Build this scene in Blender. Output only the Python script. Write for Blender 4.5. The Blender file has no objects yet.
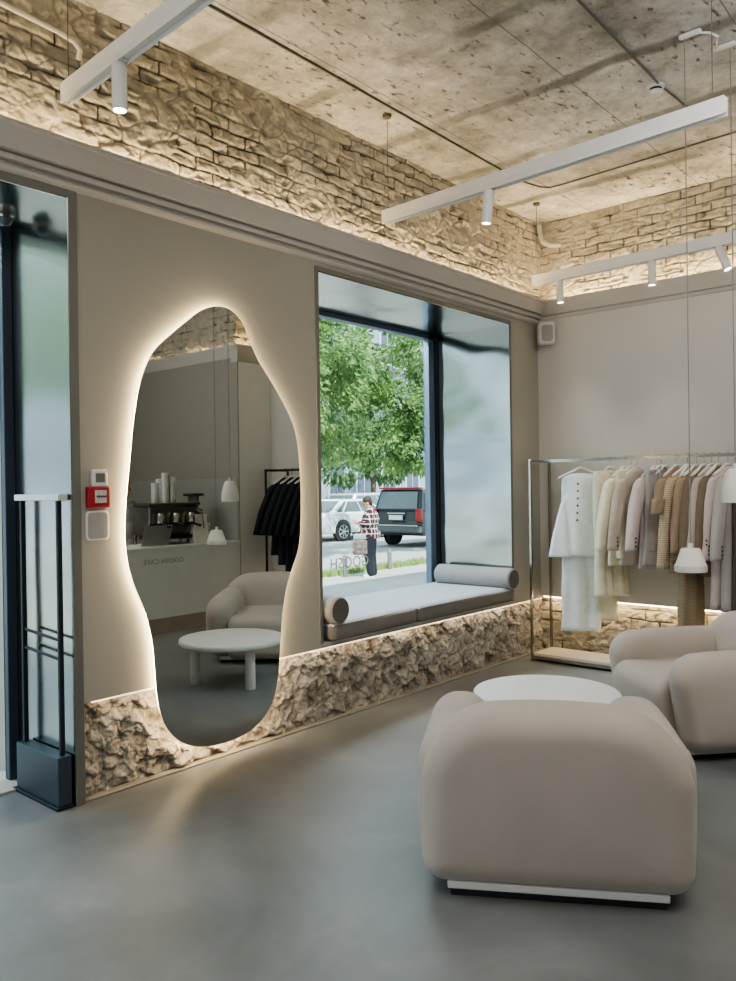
import bpy, bmesh, math, random
from mathutils import Vector, Matrix, noise
random.seed(7)
S = bpy.context.scene
COL = S.collection
PI = math.pi
W = 3.565      # window wall plane
CX_ = 6.48     # back wall plane
CZ = 3.90      # ceiling

# ------------------------------------------------------------------ materials
MATS = {}
def new_mat(name):
    m = bpy.data.materials.new(name); m.use_nodes = True
    nt = m.node_tree; b = nt.nodes['Principled BSDF']
    MATS[name] = m
    return m, nt, b
def setp(b, col=None, rough=None, metal=None, spec=None, emit=None, es=None):
    if col is not None: b.inputs['Base Color'].default_value = (*col, 1)
    if rough is not None: b.inputs['Roughness'].default_value = rough
    if metal is not None: b.inputs['Metallic'].default_value = metal
    if spec is not None: b.inputs['Specular IOR Level'].default_value = spec
    if emit is not None:
        b.inputs['Emission Color'].default_value = (*emit, 1); b.inputs['Emission Strength'].default_value = es
def simple(name, col, rough=.6, metal=0, spec=.5, emit=None, es=0, var=.06, scale=8, bump=0, bscale=60):
    """procedural: base colour modulated by object-space noise, optional fine bump"""
    m, nt, b = new_mat(name); setp(b, col, rough, metal, spec, emit, es)
    N = nt.nodes; L = nt.links
    tc = N.new('ShaderNodeTexCoord')
    if var:
        n = N.new('ShaderNodeTexNoise'); n.inputs['Scale'].default_value = scale; n.inputs['Detail'].default_value = 4
        L.new(tc.outputs['Object'], n.inputs['Vector'])
        r = N.new('ShaderNodeMapRange'); r.inputs[1].default_value = .3; r.inputs[2].default_value = .7
        r.inputs[3].default_value = 1-var; r.inputs[4].default_value = 1+var
        L.new(n.outputs['Fac'], r.inputs[0])
        mx = N.new('ShaderNodeVectorMath'); mx.operation = 'SCALE'; mx.inputs[0].default_value = col
        L.new(r.outputs[0], mx.inputs['Scale']); L.new(mx.outputs[0], b.inputs['Base Color'])
    if bump:
        n2 = N.new('ShaderNodeTexNoise'); n2.inputs['Scale'].default_value = bscale; n2.inputs['Detail'].default_value = 3
        L.new(tc.outputs['Object'], n2.inputs['Vector'])
        bp = N.new('ShaderNodeBump'); bp.inputs['Strength'].default_value = bump; bp.inputs['Distance'].default_value = .01
        L.new(n2.outputs['Fac'], bp.inputs['Height']); L.new(bp.outputs[0], b.inputs['Normal'])
    return m
def node(nt, t, **kw):
    n = nt.nodes.new(t)
    for k, v in kw.items():
        if k.startswith('i_'): n.inputs[int(k[2:])].default_value = v
        else: setattr(n, k, v)
    return n
def ramp(nt, stops):
    r = nt.nodes.new('ShaderNodeValToRGB'); e = r.color_ramp.elements
    while len(e) < len(stops): e.new(.5)
    for k, (p, c) in enumerate(stops):
        e[k].position = p; e[k].color = (*c, 1) if len(c) == 3 else c
    return r

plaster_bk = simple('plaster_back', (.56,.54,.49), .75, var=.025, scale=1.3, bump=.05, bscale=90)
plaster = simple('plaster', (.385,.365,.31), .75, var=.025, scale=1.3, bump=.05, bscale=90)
cornice_m = simple('cornice_plaster', (.49,.465,.425), .7, var=.02, scale=2)
white_m = simple('white_paint', (.72,.71,.69), .45, var=.02)
track_m = simple('track_white', (.78,.77,.74), .4, var=.02)
pend_m = simple('pendant_plaster', (.74,.71,.65), .7, var=.03, bump=.05)
black_m = simple('black_metal', (.015,.016,.018), .4, var=.1)
cable_m = simple('cable_grey', (.24,.23,.21), .6, var=.05)
dkcable_m = simple('cable_dark', (.13,.115,.09), .6, var=.1)
frame_m = simple('anthracite_frame', (.06,.08,.105), .38, .3, var=.05)
frame_dk = simple('anthracite_dark', (.012,.018,.024), .5, var=.05)
trimsteel = simple('trim_steel', (.20,.20,.18), .5, .3, var=.05, scale=3)
chrome = simple('brushed_chrome', (.40,.38,.34), .22, 1, var=.05)
linen_white = simple('linen_white', (.78,.84,.84), .9, var=.05, scale=30, bump=.25, bscale=400)
fab = {
 'cream': simple('fabric_cream', (.70,.66,.51), .9, var=.06, scale=20, bump=.2, bscale=300),
 'beige': simple('fabric_beige', (.46,.39,.33), .9, var=.06, scale=20, bump=.2, bscale=300),
 'mauve': simple('fabric_mauve', (.55,.48,.45), .9, var=.05, scale=20, bump=.2, bscale=300),
 'tan': simple('fabric_tan', (.30,.22,.155), .9, var=.08, scale=20, bump=.2, bscale=300),
 'brown': simple('fabric_brown', (.17,.125,.09), .9, var=.08, scale=20, bump=.2, bscale=300),
 'grey': simple('fabric_grey', (.40,.375,.35), .9, var=.05, scale=20, bump=.2, bscale=300),
 'dark': simple('fabric_dark', (.10,.085,.07), .9, var=.1, scale=20),
 'navy': simple('fabric_black', (.008,.011,.017), .85, var=.2, scale=20),
}
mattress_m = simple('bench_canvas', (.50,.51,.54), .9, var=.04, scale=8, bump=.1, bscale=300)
bolster_m = simple('bolster_canvas', (.34,.325,.31), .9, var=.04, scale=8)
mattress_shaded = simple('bench_canvas_shaded', (.20,.185,.165), .9, var=.04, scale=8, bump=.1, bscale=300)  # darker copy of the bench canvas, shade of the mattress sides painted in
ledm = simple('led_warm', (1,.8,.55), .5, emit=(1,.76,.46), es=9, var=0)
ledm2 = simple('led_soft', (1,.8,.55), .5, emit=(1,.80,.55), es=1.5, var=0)
spotlens = simple('lamp_lens', (1,1,1), .3, emit=(1,.93,.8), es=14, var=0)
skin_m = simple('skin', (.50,.30,.22), .6, var=.06)
hair_m = simple('hair_dark', (.03,.02,.015), .7, var=.2)

# knit: ribbed
def ribbed(name, col, ax, freq):
    m, nt, b = new_mat(name); setp(b, col, .95)
    tc = node(nt, 'ShaderNodeTexCoord'); w = node(nt, 'ShaderNodeTexWave', bands_direction=ax); w.inputs['Scale'].default_value = freq
    nt.links.new(tc.outputs['Object'], w.inputs['Vector'])
    r = ramp(nt, [(0, tuple(c*.72 for c in col)), (.5, col), (1, tuple(min(1,c*1.15) for c in col))])
    nt.links.new(w.outputs['Fac'], r.inputs[0]); nt.links.new(r.outputs[0], b.inputs['Base Color'])
    bp = node(nt, 'ShaderNodeBump'); bp.inputs['Strength'].default_value = .6; bp.inputs['Distance'].default_value = .01
    nt.links.new(w.outputs['Fac'], bp.inputs['Height']); nt.links.new(bp.outputs[0], b.inputs['Normal'])
    return m
fab['knit'] = ribbed('fabric_knit', (.50,.40,.28), 'Z', 20)
fab['mesh'] = ribbed('fabric_mesh_knit', (.40,.33,.23), 'Z', 30)

# boucle upholstery
m, nt, b = new_mat('upholstery'); setp(b, (.46,.405,.36), .92, spec=.2)
tc = node(nt, 'ShaderNodeTexCoord'); n = node(nt, 'ShaderNodeTexNoise'); n.inputs['Scale'].default_value = 260; n.inputs['Detail'].default_value = 2
nt.links.new(tc.outputs['Object'], n.inputs['Vector'])
bp = node(nt, 'ShaderNodeBump'); bp.inputs['Strength'].default_value = .15; bp.inputs['Distance'].default_value = .004
nt.links.new(n.outputs['Fac'], bp.inputs['Height']); nt.links.new(bp.outputs[0], b.inputs['Normal'])
n2 = node(nt, 'ShaderNodeTexNoise'); n2.inputs['Scale'].default_value = 3
nt.links.new(tc.outputs['Object'], n2.inputs['Vector'])
r = ramp(nt, [(.3, (.455,.40,.35)), (.7, (.50,.44,.385))]); nt.links.new(n2.outputs['Fac'], r.inputs[0]); nt.links.new(r.outputs[0], b.inputs['Base Color'])
b.inputs['Sheen Weight'].default_value = .25
uphol = m

# steel cladding (polished, slightly wavy)
m, nt, b = new_mat('polished_steel'); setp(b, (.44,.465,.455), .2, 1)
tc = node(nt, 'ShaderNodeTexCoord'); n = node(nt, 'ShaderNodeTexNoise'); n.inputs['Scale'].default_value = 1.6; n.inputs['Detail'].default_value = 1
nt.links.new(tc.outputs['Object'], n.inputs['Vector'])
bp = node(nt, 'ShaderNodeBump'); bp.inputs['Strength'].default_value = .35; bp.inputs['Distance'].default_value = .06
nt.links.new(n.outputs['Fac'], bp.inputs['Height']); nt.links.new(bp.outputs[0], b.inputs['Normal'])
steel = m
m, nt, b = new_mat('steel_side'); setp(b, (.33,.355,.345), .11, 1)
tc = node(nt, 'ShaderNodeTexCoord'); n = node(nt, 'ShaderNodeTexNoise'); n.inputs['Scale'].default_value = 1.1; n.inputs['Detail'].default_value = 1
mp = node(nt, 'ShaderNodeMapping'); mp.inputs['Scale'].default_value = (1,1,1.8); nt.links.new(tc.outputs['Object'], mp.inputs[0]); nt.links.new(mp.outputs[0], n.inputs['Vector'])
bp = node(nt, 'ShaderNodeBump'); bp.inputs['Strength'].default_value = .3; bp.inputs['Distance'].default_value = .08
nt.links.new(n.outputs['Fac'], bp.inputs['Height']); nt.links.new(bp.outputs[0], b.inputs['Normal'])
steel_side = m
# mirror
m, nt, b = new_mat('mirror_glass'); setp(b, (.60,.61,.575), .0, 1)
tc = node(nt, 'ShaderNodeTexCoord'); n = node(nt, 'ShaderNodeTexNoise'); n.inputs['Scale'].default_value = .5
nt.links.new(tc.outputs['Object'], n.inputs['Vector'])
r = ramp(nt, [(.3, (.59,.60,.565)), (.7, (.61,.62,.585))]); nt.links.new(n.outputs['Fac'], r.inputs[0]); nt.links.new(r.outputs[0], b.inputs['Base Color'])
mirror_m = m
# window glass: transparent with a fresnel reflection
m, nt, b = new_mat('window_glass')
nt.nodes.remove(b); out = nt.nodes['Material Output']
tr = node(nt, 'ShaderNodeBsdfTransparent'); tr.inputs[0].default_value = (.93,.97,.95,1)
gl = node(nt, 'ShaderNodeBsdfGlossy'); gl.inputs['Roughness'].default_value = 0
lw_ = node(nt, 'ShaderNodeLayerWeight'); pw_ = node(nt, 'ShaderNodeMath', operation='POWER'); pw_.inputs[1].default_value = 5; nt.links.new(lw_.outputs['Facing'], pw_.inputs[0])
fr = node(nt, 'ShaderNodeMath', operation='MULTIPLY_ADD'); fr.inputs[1].default_value = .7; fr.inputs[2].default_value = .025; nt.links.new(pw_.outputs[0], fr.inputs[0])
mx = node(nt, 'ShaderNodeMixShader'); nt.links.new(fr.outputs[0], mx.inputs[0]); nt.links.new(tr.outputs[0], mx.inputs[1]); nt.links.new(gl.outputs[0], mx.inputs[2])
nt.links.new(mx.outputs[0], out.inputs[0])
glass_m = m

# rough masonry: uses a per-vertex height attribute for cavities
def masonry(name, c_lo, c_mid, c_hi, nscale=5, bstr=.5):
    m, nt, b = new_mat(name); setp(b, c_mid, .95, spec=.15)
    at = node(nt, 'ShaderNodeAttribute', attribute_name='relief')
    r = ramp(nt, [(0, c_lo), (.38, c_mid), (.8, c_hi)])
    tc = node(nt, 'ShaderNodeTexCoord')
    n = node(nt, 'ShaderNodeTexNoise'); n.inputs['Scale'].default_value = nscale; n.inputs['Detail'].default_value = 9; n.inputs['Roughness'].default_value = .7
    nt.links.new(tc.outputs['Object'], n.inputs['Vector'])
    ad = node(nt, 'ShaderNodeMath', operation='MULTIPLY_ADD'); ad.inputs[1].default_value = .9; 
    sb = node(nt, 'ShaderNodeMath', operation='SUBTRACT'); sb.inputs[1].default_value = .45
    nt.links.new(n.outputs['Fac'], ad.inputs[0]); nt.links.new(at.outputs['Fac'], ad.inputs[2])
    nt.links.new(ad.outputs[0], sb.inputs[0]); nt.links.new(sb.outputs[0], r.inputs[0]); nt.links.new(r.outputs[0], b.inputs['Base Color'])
    n2 = node(nt, 'ShaderNodeTexNoise'); n2.inputs['Scale'].default_value = 30; n2.inputs['Detail'].default_value = 8; n2.inputs['Roughness'].default_value = .65
    nt.links.new(tc.outputs['Object'], n2.inputs['Vector'])
    bp = node(nt, 'ShaderNodeBump'); bp.inputs['Strength'].default_value = bstr; bp.inputs['Distance'].default_value = .02
    nt.links.new(n2.outputs['Fac'], bp.inputs['Height']); nt.links.new(bp.outputs[0], b.inputs['Normal'])
    return m
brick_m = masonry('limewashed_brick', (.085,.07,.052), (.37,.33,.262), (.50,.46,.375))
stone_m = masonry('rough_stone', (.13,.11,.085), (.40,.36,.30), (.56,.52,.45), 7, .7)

# ceiling concrete
m, nt, b = new_mat('raw_concrete_ceiling'); setp(b, (.4,.38,.34), .9, spec=.2)
Lk = nt.links.new
tc = node(nt, 'ShaderNodeTexCoord')
big = node(nt, 'ShaderNodeTexNoise'); big.inputs['Scale'].default_value = 1.1; big.inputs['Detail'].default_value = 8; big.inputs['Roughness'].default_value = .68
Lk(tc.outputs['Object'], big.inputs['Vector'])
cr = ramp(nt, [(.36, (.30,.29,.265)), (.46, (.44,.425,.39)), (.54, (.56,.545,.51)), (.64, (.70,.685,.64))]); Lk(big.outputs['Fac'], cr.inputs[0])
sp = node(nt, 'ShaderNodeTexNoise'); sp.inputs['Scale'].default_value = 5; sp.inputs['Detail'].default_value = 12; sp.inputs['Roughness'].default_value = .8; sp.inputs['Distortion'].default_value = .1
Lk(tc.outputs['Object'], sp.inputs['Vector'])
spr = ramp(nt, [(.30, (.35,.34,.31)), (.40, (.78,.77,.74)), (.5, (1.0,1.0,1.0)), (.66, (1.3,1.3,1.27))]); Lk(sp.outputs['Fac'], spr.inputs[0])
mul = node(nt, 'ShaderNodeMix', data_type='RGBA', blend_type='MULTIPLY'); mul.inputs[0].default_value = 1
pit = node(nt, 'ShaderNodeTexNoise'); pit.inputs['Scale'].default_value = 19; pit.inputs['Detail'].default_value = 5; pit.inputs['Roughness'].default_value = .6
mpp = node(nt, 'ShaderNodeMapping'); mpp.inputs['Scale'].default_value = (.55,1.2,1); Lk(tc.outputs['Object'], mpp.inputs[0]); Lk(mpp.outputs[0], pit.inputs['Vector'])
pmod = node(nt, 'ShaderNodeTexNoise'); pmod.inputs['Scale'].default_value = 1.4; pmod.inputs['Detail'].default_value = 3; Lk(tc.outputs['Object'], pmod.inputs['Vector'])
padd = node(nt, 'ShaderNodeMath', operation='MULTIPLY_ADD'); padd.inputs[1].default_value = -.35; Lk(pmod.outputs['Fac'], padd.inputs[0]); Lk(pit.outputs['Fac'], padd.inputs[2])
pr_ = ramp(nt, [(.10, (.25,.24,.21)), (.17, (.62,.61,.58)), (.21, (1,1,1)), (.50, (1,1,1)), (.56, (1.25,1.25,1.22))]); Lk(padd.outputs[0], pr_.inputs[0])
mulp = node(nt, 'ShaderNodeMix', data_type='RGBA', blend_type='MULTIPLY'); mulp.inputs[0].default_value = 1; Lk(cr.outputs[0], mulp.inputs[6]); Lk(pr_.outputs[0], mulp.inputs[7])
Lk(mulp.outputs[2], mul.inputs[6]); Lk(spr.outputs[0], mul.inputs[7])
sx = node(nt, 'ShaderNodeSeparateXYZ'); Lk(tc.outputs['Object'], sx.inputs[0])
wob = node(nt, 'ShaderNodeTexNoise'); wob.inputs['Scale'].default_value = 2.2; wob.inputs['Detail'].default_value = 6; Lk(tc.outputs['Object'], wob.inputs['Vector'])
def band(out_axis, off, period, width, wobble, soft):
    a = node(nt, 'ShaderNodeMath', operation='MULTIPLY_ADD'); Lk(wob.outputs['Fac'], a.inputs[0]); a.inputs[1].default_value = wobble; Lk(sx.outputs[out_axis], a.inputs[2])
    s = node(nt, 'ShaderNodeMath', operation='SUBTRACT'); Lk(a.outputs[0], s.inputs[0]); s.inputs[1].default_value = off + wobble/2 - period*20
    md = node(nt, 'ShaderNodeMath', operation='PINGPONG'); Lk(s.outputs[0], md.inputs[0]); md.inputs[1].default_value = period/2
    rr = node(nt, 'ShaderNodeMapRange', interpolation_type='SMOOTHSTEP'); rr.inputs[1].default_value = width; rr.inputs[2].default_value = width+soft; rr.inputs[3].default_value = 1; rr.inputs[4].default_value = 0; BW = 1
    Lk(md.outputs[0], rr.inputs[0]); return rr.outputs[0]
b1 = band(0, 2.78, .82, .025, .16, .05)
b2 = band(1, .35, .93, .002, .03, .004)
msk = node(nt, 'ShaderNodeTexNoise'); msk.inputs['Scale'].default_value = 1.7; msk.inputs['Detail'].default_value = 4; Lk(tc.outputs['Object'], msk.inputs['Vector'])
mr = node(nt, 'ShaderNodeMapRange'); mr.inputs[1].default_value = .35; mr.inputs[2].default_value = .6; Lk(msk.outputs['Fac'], mr.inputs[0])
mm = node(nt, 'ShaderNodeMath', operation='MULTIPLY'); Lk(b1, mm.inputs[0]); Lk(mr.outputs[0], mm.inputs[1])
mx2 = node(nt, 'ShaderNodeMath', operation='MAXIMUM'); Lk(mm.outputs[0], mx2.inputs[0]); Lk(b2, mx2.inputs[1])
ms = node(nt, 'ShaderNodeMath', operation='MULTIPLY'); Lk(mx2.outputs[0], ms.inputs[0]); ms.inputs[1].default_value = .72
dk = node(nt, 'ShaderNodeMix', data_type='RGBA'); Lk(ms.outputs[0], dk.inputs[0]); Lk(mul.outputs[2], dk.inputs[6]); dk.inputs[7].default_value = (.13,.125,.11,1)
Lk(dk.outputs[2], b.inputs['Base Color'])
bp = node(nt, 'ShaderNodeBump'); bp.inputs['Strength'].default_value = .6; bp.inputs['Distance'].default_value = .025
Lk(sp.outputs['Fac'], bp.inputs['Height']); Lk(bp.outputs[0], b.inputs['Normal'])
ceil_m = m

# floor micro-cement
m, nt, b = new_mat('polished_concrete_floor'); setp(b, (.2,.2,.19), .32, spec=.5)
Lk = nt.links.new
tc = node(nt, 'ShaderNodeTexCoord'); n = node(nt, 'ShaderNodeTexNoise'); n.inputs['Scale'].default_value = 1.1; n.inputs['Detail'].default_value = 9; n.inputs['Roughness'].default_value = .62; n.inputs['Distortion'].default_value = .4
Lk(tc.outputs['Object'], n.inputs['Vector'])
r = ramp(nt, [(.32, (.135,.140,.142)), (.48, (.180,.186,.188)), (.58, (.215,.22,.222)), (.70, (.28,.285,.29))]); Lk(n.outputs['Fac'], r.inputs[0]); Lk(r.outputs[0], b.inputs['Base Color'])
r2 = node(nt, 'ShaderNodeMapRange'); r2.inputs[1].default_value = .3; r2.inputs[2].default_value = .7; r2.inputs[3].default_value = .34; r2.inputs[4].default_value = .52
Lk(n.outputs['Fac'], r2.inputs[0]); Lk(r2.outputs[0], b.inputs['Roughness'])
floor_m = m

# plaid
m, nt, b = new_mat('plaid_flannel'); setp(b, (.4,.1,.1), .9)
Lk = nt.links.new
tc = node(nt, 'ShaderNodeTexCoord'); sx = node(nt, 'ShaderNodeSeparateXYZ'); Lk(tc.outputs['Object'], sx.inputs[0])
def stripe(sock, per, wd):
    md = node(nt, 'ShaderNodeMath', operation='PINGPONG'); Lk(sock, md.inputs[0]); md.inputs[1].default_value = per/2
    c = node(nt, 'ShaderNodeMath', operation='LESS_THAN'); Lk(md.outputs[0], c.inputs[0]); c.inputs[1].default_value = wd; return c.outputs[0]
xy = node(nt, 'ShaderNodeMath', operation='ADD'); Lk(sx.outputs[0], xy.inputs[0]); Lk(sx.outputs[1], xy.inputs[1])
wv = node(nt, 'ShaderNodeMath', operation='MAXIMUM'); Lk(stripe(sx.outputs[2], .10, .007), wv.inputs[0]); Lk(stripe(xy.outputs[0], .10, .007), wv.inputs[1])
bl = node(nt, 'ShaderNodeMath', operation='MAXIMUM'); a1 = node(nt, 'ShaderNodeMath', operation='ADD'); a1.inputs[1].default_value = .05; Lk(sx.outputs[2], a1.inputs[0])
Lk(stripe(a1.outputs[0], .10, .024), bl.inputs[0]); a2 = node(nt, 'ShaderNodeMath', operation='ADD'); a2.inputs[1].default_value = .05; Lk(xy.outputs[0], a2.inputs[0]); Lk(stripe(a2.outputs[0], .10, .024), bl.inputs[1])
m1 = node(nt, 'ShaderNodeMix', data_type='RGBA'); m1.inputs[6].default_value = (.38,.05,.05,1); m1.inputs[7].default_value = (.03,.02,.03,1); Lk(bl.outputs[0], m1.inputs[0])
m2 = node(nt, 'ShaderNodeMix', data_type='RGBA'); Lk(m1.outputs[2], m2.inputs[6]); m2.inputs[7].default_value = (.75,.70,.66,1); Lk(wv.outputs[0], m2.inputs[0])
Lk(m2.outputs[2], b.inputs['Base Color']); plaid = m

# leaves
def leafmat(name, c0, c1):
    m, nt, b = new_mat(name); setp(b, c0, .6, spec=.2)
    tc = node(nt, 'ShaderNodeTexCoord'); n = node(nt, 'ShaderNodeTexNoise'); n.inputs['Scale'].default_value = 1.6; n.inputs['Detail'].default_value = 8
    nt.links.new(tc.outputs['Object'], n.inputs['Vector'])
    r = ramp(nt, [(.35, c0), (.62, c1)]); nt.links.new(n.outputs['Fac'], r.inputs[0]); nt.links.new(r.outputs[0], b.inputs['Base Color'])
    t = node(nt, 'ShaderNodeBsdfTranslucent'); nt.links.new(r.outputs[0], t.inputs[0])
    mx = node(nt, 'ShaderNodeMixShader'); mx.inputs[0].default_value = .45
    out = nt.nodes['Material Output']; nt.links.new(b.outputs[0], mx.inputs[1]); nt.links.new(t.outputs[0], mx.inputs[2]); nt.links.new(mx.outputs[0], out.inputs[0])
    return m
leaf_a = leafmat('leaf_bright', (.07,.15,.05), (.34,.50,.20))
leaf_b = leafmat('leaf_deep', (.06,.13,.06), (.22,.35,.17))
bark_m = simple('bark', (.15,.125,.10), .9, var=.3, scale=10, bump=.6, bscale=30)
pave_m = simple('pavement', (.38,.38,.37), .85, var=.08, scale=2, bump=.1)
road_m = simple('asphalt', (.36,.36,.355), .9, var=.08, scale=3, bump=.1)
grass_m = simple('grass', (.22,.33,.10), .9, var=.4, scale=14, bump=.5)
car_white = simple('car_white', (.72,.76,.80), .2, var=.01)
car_dark = simple('car_graphite', (.045,.055,.055), .22, .2, var=.02)
car_silver = simple('car_silver', (.5,.55,.58), .25, .3, var=.02)
car_red = simple('car_red', (.38,.015,.03), .3, var=.03)
car_glass = simple('car_glass', (.10,.13,.15), .08, var=.05)
car_glass2 = simple('car_glass_light', (.16,.20,.22), .08, var=.05)
tyre_m = simple('tyre', (.02,.02,.02), .8, var=.1)
rim_m = simple('rim', (.55,.56,.57), .3, .6, var=.02)
lamp_red = simple('tail_lamp', (.42,.012,.02), .2, var=.02)
plate_m = simple('plate_white', (.85,.86,.87), .5, var=.02)
facade_m = simple('facade_blue_grey', (.27,.33,.41), .85, var=.06, scale=.7)
facade_lt = simple('facade_trim', (.42,.46,.52), .8, var=.04, scale=1)
fwin_m = simple('facade_window', (.07,.09,.13), .12, var=.2, scale=1)

# ------------------------------------------------------------------ mesh builder
class MB:
    def __init__(s): s.v = []; s.f = []
    def add(s, vs, fs):
        o = len(s.v); s.v += [tuple(v) for v in vs]; s.f += [tuple(i+o for i in f) for f in fs]; return s
    def box(s, x0, x1, y0, y1, z0, z1):
        return s.add([(x0,y0,z0),(x1,y0,z0),(x1,y1,z0),(x0,y1,z0),(x0,y0,z1),(x1,y0,z1),(x1,y1,z1),(x0,y1,z1)],
                     [(0,3,2,1),(4,5,6,7),(0,1,5,4),(1,2,6,5),(2,3,7,6),(3,0,4,7)])
    def lathe(s, prof, c=(0,0,0), n=32, cap=True, M=None):
        vs = []; fs = []
        for r, z in prof:
            for k in range(n):
                a = 2*PI*k/n; p = Vector((r*math.cos(a), r*math.sin(a), z))
                if M: p = M @ p
                vs.append((c[0]+p.x, c[1]+p.y, c[2]+p.z))
        for i in range(len(prof)-1):
            for k in range(n):
                k2 = (k+1) % n; fs.append((i*n+k, i*n+k2, (i+1)*n+k2, (i+1)*n+k))
        if cap: fs.append(tuple(range(n-1,-1,-1))); fs.append(tuple((len(prof)-1)*n+k for k in range(n)))
        return s.add(vs, fs)
    def cyl(s, p0, p1, r0, r1=None, n=16):
        p0 = Vector(p0); p1 = Vector(p1); d = p1-p0; r1 = r0 if r1 is None else r1
        q = d.to_track_quat('Z', 'Y').to_matrix()
        return s.lathe([(r0, 0), (r1, d.length)], p0, n, True, q)
    def ball(s, c, r, n=14, sc=(1,1,1), M=None):
        m = n//2+2; vs = []; fs = []
        prof = [(max(1e-4, math.sin(PI*i/m)), -math.cos(PI*i/m)) for i in range(m+1)]
        for rr, z in prof:
            for k in range(n):
                a = 2*PI*k/n; p = Vector((rr*math.cos(a)*sc[0]*r, rr*math.sin(a)*sc[1]*r, z*sc[2]*r))
                if M: p = M @ p
                vs.append((c[0]+p.x, c[1]+p.y, c[2]+p.z))
        for i in range(m):
            for k in range(n):
                k2 = (k+1) % n; fs.append((i*n+k, i*n+k2, (i+1)*n+k2, (i+1)*n+k))
        fs.append(tuple(range(n-1,-1,-1))); fs.append(tuple(m*n+k for k in range(n)))
        return s.add(vs, fs)
    def cap(s, p0, p1, r0, r1, n=14):
        s.cyl(p0, p1, r0, r1, n); s.ball(p0, r0, n); s.ball(p1, r1, n); return s
    def tube(s, pts, r, n=8):
        """smooth swept tube through points"""
        pts = [Vector(p) for p in pts]; vs = []; fs = []
        rr = r if isinstance(r, (list, tuple)) else [r]*len(pts)
        up = None
        for i, p in enumerate(pts):
            t = (pts[min(i+1, len(pts)-1)] - pts[max(i-1, 0)]).normalized()
            if up is None: up = t.orthogonal().normalized()
            up = (up - t*up.dot(t)).normalized(); sd = t.cross(up)
            for k in range(n):
                a = 2*PI*k/n; vs.append(p + up*math.cos(a)*rr[i] + sd*math.sin(a)*rr[i])
        for i in range(len(pts)-1):
            for k in range(n):
                k2 = (k+1) % n; fs.append((i*n+k, i*n+k2, (i+1)*n+k2, (i+1)*n+k))
        fs.append(tuple(range(n-1,-1,-1))); fs.append(tuple((len(pts)-1)*n+k for k in range(n)))
        return s.add(vs, fs)
    def prism(s, poly, ax, a, b):
        """polygon of 2-D points extruded along axis ax from a to b"""
        n = len(poly)
        def P(p, t):
            return {0:(t,p[0],p[1]), 1:(p[0],t,p[1]), 2:(p[0],p[1],t)}[ax]
        return s.add([P(p,a) for p in poly]+[P(p,b) for p in poly],
                     [tuple(range(n-1,-1,-1)), tuple(range(n,2*n))]+[(i,(i+1)%n,n+(i+1)%n,n+i) for i in range(n)])
    def rbox(s, c, h, r, n=16, fn=None):
        """rounded box: centre, half sizes, per-axis corner radii"""
        bm = bmesh.new(); bmesh.ops.create_cube(bm, size=2)
        bmesh.ops.subdivide_edges(bm, edges=bm.edges[:], cuts=n, use_grid_fill=True)
        for v in bm.verts:
            q = Vector(v.co)
            # concentrate samples toward the edges
            q = Vector([math.copysign(abs(t)**.6, t) for t in q])
            p = Vector((q.x*h[0], q.y*h[1], q.z*h[2]))
            inn = Vector([max(-(h[i]-r[i]), min(h[i]-r[i], p[i])) for i in range(3)])
            d = Vector([(p[i]-inn[i])/r[i] for i in range(3)])
            if d.length > 1e-6:
                # map cube-shell offset on to ellipsoid
                mx = max(abs(t) for t in d)
                d = d.normalized()*mx
            p = Vector([inn[i]+d[i]*r[i] for i in range(3)])
            if fn: p = fn(p)
            v.co = p + Vector(c)
        bm.verts.index_update()
        s.add([v.co[:] for v in bm.verts], [tuple(v.index for v in f.verts) for f in bm.faces]); bm.free(); return s
    def slab(s, c, th, hu, hv, R, er, axis='x', dome=.02, fn=None, nc=14, ne=9, nd=8):
        """padded slab: rounded-rectangle outline (half sizes hu, hv; corner radii R = (+u+v, -u+v, -u-v, +u-v)), half thickness th, edge radius er"""
        def outline(ins, sc=1.0):
            pts = []
            for k, (su, sv) in enumerate(((1,1),(-1,1),(-1,-1),(1,-1))):
                r = max(R[k]-ins, .012); cu = su*(hu-ins-r); cv = sv*(hv-ins-r)
                for q in range(nc+1):
                    a = PI/2*k + PI/2*q/nc; pts.append(((cu+r*math.cos(a))*sc, (cv+r*math.sin(a))*sc))
            # densify the straight runs
            o_ = []
            for i in range(len(pts)):
                p, q = Vector(pts[i]), Vector(pts[(i+1) % len(pts)]); o_.append(p)
                if (i+1) % (nc+1) == 0:
                    for w_ in range(1, 10): o_.append(p.lerp(q, w_/10))
            return o_
        rings = []
        for q in range(nd, 0, -1):   # domed face, inside out
            f = q/nd; rings.append((er, 1-f*.999 if q == nd else 1-f, -th-dome*(1-(1-f)**2)**1.0))
        for q in range(ne+1):
            a = PI/2*q/ne; rings.append((er*(1-math.sin(a)), 1, -th+er*(1-math.cos(a))))
        half = list(rings)
        rings += [(i_, c_, -t_) for i_, c_, t_ in reversed(half)]
        vs = []; n = None
        for ins, sc, t in rings:
            o_ = outline(ins, sc); n = len(o_)
            for p in o_:
                v = Vector((t, p.x, p.y)) if axis == 'x' else Vector((p.x, t, p.y))
                if fn: v = fn(v)
                vs.append(v+Vector(c))
        fs = []
        for j in range(len(rings)-1):
            for k in range(n):
                k2 = (k+1) % n; fs.append((j*n+k, j*n+k2, (j+1)*n+k2, (j+1)*n+k))
        return s.add(vs, fs)
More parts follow.
